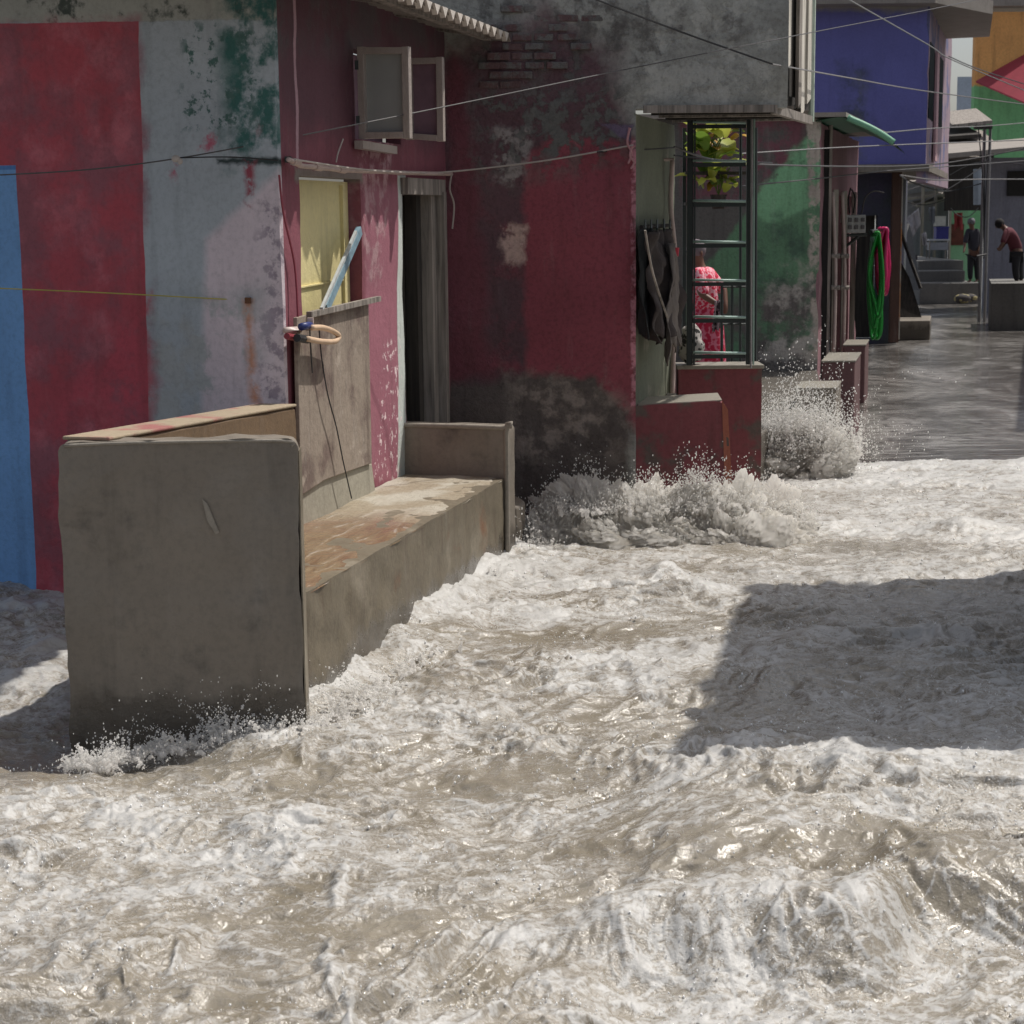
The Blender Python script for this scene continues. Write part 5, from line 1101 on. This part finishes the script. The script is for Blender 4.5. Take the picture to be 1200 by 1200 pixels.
def fast_mesh(name, co, quads, attrs, mat):
    me = bpy.data.meshes.new(name); me.vertices.add(len(co)); me.vertices.foreach_set('co', co.ravel())
    k = quads.shape[1]; me.loops.add(quads.size); me.loops.foreach_set('vertex_index', quads.ravel())
    me.polygons.add(len(quads)); me.polygons.foreach_set('loop_start', np.arange(0, quads.size, k, dtype=np.int32))
    for a, v in attrs.items():
        at = me.attributes.new(a, 'FLOAT', 'POINT'); at.data.foreach_set('value', v.astype(np.float32).ravel())
    me.update(); me.shade_smooth(); me.materials.append(mat)
    o = bpy.data.objects.new(name, me); col.objects.link(o); OFF[o] = Vector((0, 0, 0)); return o
def water_mat(name='muddy_flood', tint=None):
    t = NT(name); fo = t.attr('foam').outputs['Fac']; wb = t.attr('web').outputs['Fac']
    wv = t.vadd(t.obj, t.vscl(t.noise(2.6, 4, .6, color=True), .32)); wv = t.vadd(wv, t.vscl(t.noise(11, 3, .6, color=True), .06))
    fl = t.scale(wv, (.95, 1.7, 1.0))
    ridge = lambda sc, w, det=3: t.step(t.math('ABSOLUTE', t.math('SUBTRACT', t.noise(sc, det, .6, fl), .5)), w, 0)
    n1 = t.noise(4.5, 7, .62, fl); n2_ = t.noise(22, 5, .6, fl); n3_ = t.noise(85, 4, .6)
    fil = t.math('ADD', t.math('MULTIPLY', ridge(4, .055), .34), t.math('ADD', t.math('MULTIPLY', ridge(11, .06), .26), t.math('MULTIPLY', ridge(27, .07), .22)))
    v = t.math('ADD', fo, t.math('MULTIPLY', t.math('SUBTRACT', n1, .5), 1.35))
    v = t.math('ADD', v, t.math('MULTIPLY', t.math('SUBTRACT', n2_, .5), .8)); v = t.math('ADD', v, t.math('MULTIPLY', t.math('SUBTRACT', n3_, .5), .85)); v = t.math('ADD', v, fil)
    mud = t.mix(t.step(t.noise(2.2, 4), .35, .7), S(142, 134, 119), S(122, 113, 96))
    c = t.mix(t.step(v, .2, .68), mud, S(144, 137, 126)); c = t.mix(t.step(v, .62, 1.2), c, S(181, 179, 175)); m = t.step(v, .25, 1.0)
    sp = t.math('MULTIPLY', t.step(t.vor(75), .2, .08), t.step(t.noise(3, 3), .46, .6)); c = t.mix(t.math('MULTIPLY', sp, .8), c, S(226, 224, 220))
    c = t.mix(t.math('MULTIPLY', wb, t.step(v, .9, .3)), c, S(74, 68, 58))
    if tint: c = t.mix(1.0, c, tint, 'MULTIPLY')
    h = t.math('ADD', t.math('MULTIPLY', n2_, .8), t.math('ADD', t.math('MULTIPLY', n3_, .38), t.math('MULTIPLY', m, .3)))
    t.out(c, .4, t.bump(h, .31, .016)); t.put(t.b.inputs['Roughness'], t.step(m, 0, 1, .16, .5)); t.put(t.b.inputs['Specular IOR Level'], .5)
    t.b.inputs['Coat Weight'].default_value = .45; t.b.inputs['Coat Roughness'].default_value = .07; t.put(t.b.inputs['Coat Normal'], t.bump(t.math('MULTIPLY_ADD', t.noise(160, 2, .6), .5, h), .9, .02))
    return t.m
m_surge = water_mat('boiling_froth', (1.22, 1.16, 1.06))
m_water = water_mat()
wo = fast_mesh('flood_water', co, quads, {'foam': FO, 'web': WB}, m_water); wo['kind'] = 'structure'

# froth: clouds of overlapping drops fused into one torn surface
t = NT('froth'); c = t.mix(t.step(t.noise(9, 6, .65), .38, .62), S(242, 240, 236), S(214, 210, 202))
t.out(c, .3, t.bump(t.noise(70, 3, .6), .35, .008)); 
m_froth = backlit(t.m, (.98, .97, .96), .72); backlit(m_surge, (.98, .97, .95), .74)
def froth_tree(voxel):
    g = bpy.data.node_groups.new('froth_%d' % int(voxel * 1e4), 'GeometryNodeTree')
    g.interface.new_socket('Geometry', in_out='INPUT', socket_type='NodeSocketGeometry'); g.interface.new_socket('Geometry', in_out='OUTPUT', socket_type='NodeSocketGeometry')
    N = g.nodes.new; i = N('NodeGroupInput'); o = N('NodeGroupOutput'); mp = N('GeometryNodeMeshToPoints'); at = N('GeometryNodeInputNamedAttribute')
    at.data_type = 'FLOAT'; at.inputs['Name'].default_value = 'rad'; pv = N('GeometryNodePointsToVolume'); pv.resolution_mode = 'VOXEL_SIZE'
    vm = N('GeometryNodeVolumeToMesh'); vm.inputs['Threshold'].default_value = .1; sm = N('GeometryNodeSetMaterial'); sm.inputs['Material'].default_value = m_froth
    sh = N('GeometryNodeSetShadeSmooth'); L = g.links.new
    L(i.outputs[0], mp.inputs['Mesh']); L(at.outputs['Attribute'], mp.inputs['Radius']); L(mp.outputs[0], pv.inputs['Points']); L(at.outputs['Attribute'], pv.inputs['Radius'])
    pv.inputs['Voxel Size'].default_value = voxel; L(pv.outputs[0], vm.inputs['Volume']); L(vm.outputs[0], sh.inputs[0]); L(sh.outputs[0], sm.inputs[0]); L(sm.outputs[0], o.inputs[0]); return g
TREES = {}
def froth(name, P, R, voxel, label, kind='stuff', cat='water'):
    me = bpy.data.meshes.new(name); P = np.array(P, dtype=np.float32); base = P.mean(0); base[2] = P[:, 2].min(); me.vertices.add(len(P)); me.vertices.foreach_set('co', (P - base).ravel())
    at = me.attributes.new('rad', 'FLOAT', 'POINT'); at.data.foreach_set('value', np.array(R, dtype=np.float32)); me.materials.append(m_froth)
    o = bpy.data.objects.new(name, me); col.objects.link(o); o.location = [float(x) for x in base]; OFF[o] = Vector([float(x) for x in base])
    if voxel not in TREES: TREES[voxel] = froth_tree(voxel)
    m = o.modifiers.new('froth', 'NODES'); m.node_group = TREES[voxel]; return tag(o, label, cat, kind=kind)
ico = bmesh.new(); bmesh.ops.create_icosphere(ico, subdivisions=1, radius=1); ICV = np.array([v.co[:] for v in ico.verts]); ICF = np.array([[v.index for v in f.verts] for f in ico.faces]); ico.free()
m_bead = simple('glint_beads', S(250, 249, 247), .25, metal=0, spec=1.0, var=0, sc=30, bump=0)  # near-white spray that also paints sun glints on the water
m_drop = backlit(simple('drops', S(240, 238, 234), .12, var=.05, sc=30, bump=0), (.95, .95, .93), .55)
def drops(name, P, R, label, mat=None):
    P = np.array(P); R = np.array(R); base = P.mean(0); P = P - base; st = rng.uniform(.6, 1.2, (len(P), 1, 3)) * [[[1, 1, 1.5]]] * R[:, None, None]
    V = (ICV[None] * st + P[:, None]).reshape(-1, 3).astype(np.float32); Fc = (ICF[None] + (np.arange(len(P)) * len(ICV))[:, None, None]).reshape(-1, 3).astype(np.int32)
    o = fast_mesh(name, V, Fc, {}, mat or m_drop); o.location = [float(x) for x in base]; return tag(o, label, 'water', kind='stuff')
def jets(n, src, v0, spread, up, T, r0, seed, lean=(0, 0), steps=34, clump=.014, rmin=.0055):
    """thrown water: ballistic threads breaking into drops; src(rng) gives a start point"""
    r = np.random.default_rng(seed); P = []; R = []; DP = []; DR = []
    for k in range(n):
        p = np.array(src(r), float); d = r.normal(0, 1, 3) * spread; v = np.array([d[0] + lean[0], d[1] + lean[1], abs(up + r.normal(0, .35) * up)]) * v0 * r.uniform(.45, 1.05)
        tt = T * r.uniform(.5, 1); rr = r0 * r.uniform(.5, 1.3)
        for s in range(steps):
            t_ = tt * s / steps; q = p + v * t_ + np.array([0, 0, -4.9]) * t_ * t_ + r.normal(0, clump, 3) * (.4 + s / steps)
            if q[2] < -.05: break
            f = 1 - s / steps; rad = rr * (.18 + .82 * f ** 1.3) * r.uniform(.6, 1.2)
            if r.random() < .25 + .75 * f: P.append(q); R.append(max(rad, rmin))
        for s in range(7):
            t_ = tt * r.uniform(.7, 1.25); q = p + v * t_ + np.array([0, 0, -4.9]) * t_ * t_ + r.normal(0, .035, 3)
            if q[2] > 0: DP.append(q); DR.append(r.uniform(.0018, .006) * (1 if q[1] > 11 else .6))
    return P, R, DP, DR
def n3(x, y, z, seed): return (n2(x + .31 * z, y, seed) + n2(y + .27 * x, z, seed + 3) + n2(z + .23 * y, x, seed + 6)) * .62
def surge(label, domes, seed, nu=210, nv=84):
    """boiling water: overlapping humps with billowing, creased surfaces, one mesh"""
    CO, Q, FOA, WE = [], [], [], []; off = 0; DP, DR = [], []; r = np.random.default_rng(seed)
    for di, (cx, cy, sx_, sy_, hz, rough_) in enumerate(domes):
        a, e = np.meshgrid(np.linspace(0, 2 * np.pi, nu, endpoint=False), np.linspace(-.12, np.pi / 2, nv), indexing='ij')
        d = np.stack([np.cos(a) * np.cos(e), np.sin(a) * np.cos(e), np.sin(e)], -1); p = d * [sx_, sy_, hz] + [cx, cy, 0]
        X, Y, Z = p[..., 0], p[..., 1], p[..., 2]; wq = .05 * n3(X * 6, Y * 6, Z * 6, seed + 40)
        b1 = np.abs(n3(X * 3.4 + wq * 4, Y * 3.4, Z * 3.4, seed + di)); b2 = np.abs(n3(X * 8 + wq * 8, Y * 8 + wq * 6, Z * 8, seed + 11)); b3 = np.abs(n3(X * 19, Y * 19 + wq * 9, Z * 19, seed + 17)); b4 = n3(X * 44, Y * 44, Z * 44, seed + 23); b5 = n3(X * 90, Y * 90, Z * 90, seed + 29)
        D = rough_ * (.16 * b1 + .12 * b2 + .07 * b3 + .036 * b4 + .026 * b5 - .04); q = p + d * D[..., None]; q[..., 2] += .05 * rough_ * b2 * np.sin(e)
        CO.append(q.reshape(-1, 3)); FOA.append((.42 + .5 * b1 + .6 * b2 + .8 * b3 + .5 * b4 + .3 * b5 + .3 * np.sin(e)).ravel()); i = np.arange(nu * nv).reshape(nu, nv) + off; j = np.roll(i, -1, 0)
        Q.append(np.stack([i[:, :-1], j[:, :-1], j[:, 1:], i[:, 1:]], -1).reshape(-1, 4)); off += nu * nv
        k = r.integers(0, nu * nv, 420); base = q.reshape(-1, 3)[k]; nn = d.reshape(-1, 3)[k]; ex = np.abs(r.normal(0, .045, (len(k), 1))) * rough_
        DP.extend(list(base + nn * ex + [0, 0, 1] * np.abs(r.normal(0, .05, (len(k), 1))) * rough_)); DR.extend(list(r.uniform(.0022, .0055, len(k))))
    CO = np.concatenate(CO).astype(np.float32); base = CO.mean(0); base[2] = 0
    o = fast_mesh('splash', CO - base, np.concatenate(Q).astype(np.int32), {'foam': np.concatenate(FOA), 'web': np.zeros(len(CO))}, m_surge); o.location = [float(v) for v in base]
    ALLD.extend(DP); ALLR.extend(DR); return tag(o, label, 'water', kind='stuff')
ALLD, ALLR = [], []
def splash(label, parts, vox):
    P, R = [], []
    for p in parts:
        P += list(p[0]); R += list(p[1])
        if len(p) > 2: ALLD.extend(p[2]); ALLR.extend(p[3])
    return froth('splash', P, R, vox, label)
# burst in the lane
bx = atZ(940, 548, .0); bY = 14.9; bX = atY(932, 500, bY).x
surge('churning base of the splash bursting in the lane', [(bX - .05, bY, .36, .17, .22, 1.1), (bX - .2, bY, .18, .12, .28, 1.1), (bX + .18, bY + .02, .2, .14, .24, 1.1)], 31)
splash('tall white splash bursting in the lane in front of the grey slab', [
    jets(1150, lambda r: (bX + .02 + r.normal(0, .19), bY + r.normal(0, .05), .12 + r.uniform(0, .14)), 3.0, .23, .82, .34, .0125, 3, clump=.011, rmin=.005),
    jets(420, lambda r: (bX + r.uniform(-.36, .36), bY + r.normal(0, .05), .1), 2.5, .34, .8, .3, .011, 12, clump=.012, rmin=.005),
    jets(160, lambda r: (bX + r.uniform(-.15, .3), bY + r.normal(0, .06), .15), 3.0, .4, .7, .42, .008, 4, lean=(.25, 0), rmin=.005)], .0055)
sl = [atY(px, 600, Y) for px, Y in ((690, 12.0), (760, 12.05), (840, 12.2))]
surge('churning froth heaped against the low red wall', [(sl[0].x + .02, 12.1, .30, .2, .36, 1.1), (sl[1].x + .0, 12.02, .32, .22, .30, 1.1), (sl[2].x + .02, 12.0, .32, .22, .27, 1.0),
    (sl[2].x + .32, 12.3, .28, .2, .2, .9), (sl[0].x - .28, 11.95, .22, .18, .14, .8), (sl[1].x - .1, 11.85, .5, .2, .14, .9), (sl[2].x + .1, 11.8, .4, .16, .1, .8)], 51)
splash('white spray over the froth beside the low red wall', [
    jets(420, lambda r: (r.uniform(sl[0].x - .2, sl[2].x + .25), 11.95 + r.normal(0, .09), .2), 1.8, .25, .75, .22, .010, 8, clump=.011, rmin=.005),
    jets(70, lambda r: (sl[2].x - .16 + r.normal(0, .08), 11.95, .3), 1.9, .2, .95, .2, .008, 9),
    jets(120, lambda r: (sl[2].x + r.uniform(.1, .6), 12.2 + r.normal(0, .1), .1), 2.0, .3, .8, .28, .008, 10)], .006)
# foot of the enclosure, along the bench
sp = []
for px, py, n, v, s in ((96, 888, 40, 1.1, .03), (120, 890, 60, 1.35, .03), (150, 880, 50, 1.2, .04), (190, 872, 50, 1.3, .05), (225, 866, 30, 1.3, .05), (264, 862, 90, 1.75, .022), (300, 860, 26, 1.2, .04), (325, 858, 80, 1.5, .03), (350, 856, 60, 1.4, .03)):
    c = atZ(px, py, .02); sp.append(jets(n, lambda r, c=c, s=s: (c.x + r.normal(0, s), c.y - .05 + r.normal(0, .02), .0), v, .35, .8, .26, .0075, px, clump=.005, rmin=.0032, steps=44))
splash('small pointed splashes at the foot of the concrete enclosure', sp, .0035)
sp = []
for px, py, n, v, s in ((362, 852, 60, 1.2, .04), (385, 838, 80, 1.5, .05), (408, 826, 90, 1.7, .04), (440, 805, 60, 1.3, .08), (465, 785, 50, 1.1, .08), (490, 762, 30, 1.2, .1), (530, 722, 30, 1.3, .1), (560, 680, 40, 1.4, .1), (585, 650, 60, 1.7, .1), (618, 640, 70, 1.9, .08), (625, 610, 60, 2.0, .07)):
    c = atZ(px, py, .02); n = int(n * .6); sp.append(jets(n, lambda r, c=c, s=s: (c.x + .05 + r.normal(0, s * .5), c.y + r.normal(0, s), .0), v, .3, .8, .26, .0085, px, clump=.006, rmin=.0035, steps=44))
splash('low line of splashes running along the side of the bench', sp, .0042)
# torn lip of the near wave
r_ = np.random.default_rng(77)
for k in range(90):
    px = r_.uniform(690, 1215); py = r_.uniform(1070, 1195) - (60 if px > 1080 else 0); c = atZ(px, py, .05)
    jj = jets(3, lambda r, c=c: (c.x + r.normal(0, .02), c.y + r.normal(0, .02), .03), .8, .5, .7, .18, .004, 300 + k, lean=(.0, -.1), clump=.0015, steps=8)
    ALLD.extend(jj[2]); ALLR.extend([x * .55 for x in jj[3]])
# flying and floating drops over the whole flood
r = np.random.default_rng(5)
n = 14000; s_x = r.uniform(-.3, .3, n); yy = 4.6 * (15 / 4.6) ** (r.uniform(0, 1, n) ** 1.25); xx = s_x * yy
keep = fbm(xx * 2.2, yy * 2.2, 3, 61) > r.uniform(-.2, .45, n); xx, yy = xx[keep], yy[keep]; hh = water(xx, yy)[0]
zz = hh + np.abs(r.normal(0, .012, len(xx))); ok = (((xx - PO.a.x) * PO.n.x + (yy - PO.a.y) * PO.n.y) > .02) | (yy < 7.3); xx, yy, zz = xx[ok], yy[ok], zz[ok]
drops('water_drops', np.stack([xx, yy, zz], 1), (.0010 + .0040 * r.uniform(0, 1, len(xx)) ** 2.4) * (yy / 6) ** .5, 'white spray beads on the flood, also standing in for sun glints', m_bead)
drops('flying_drops', np.array(ALLD), np.array(ALLR), 'white drops flying off the splashes')
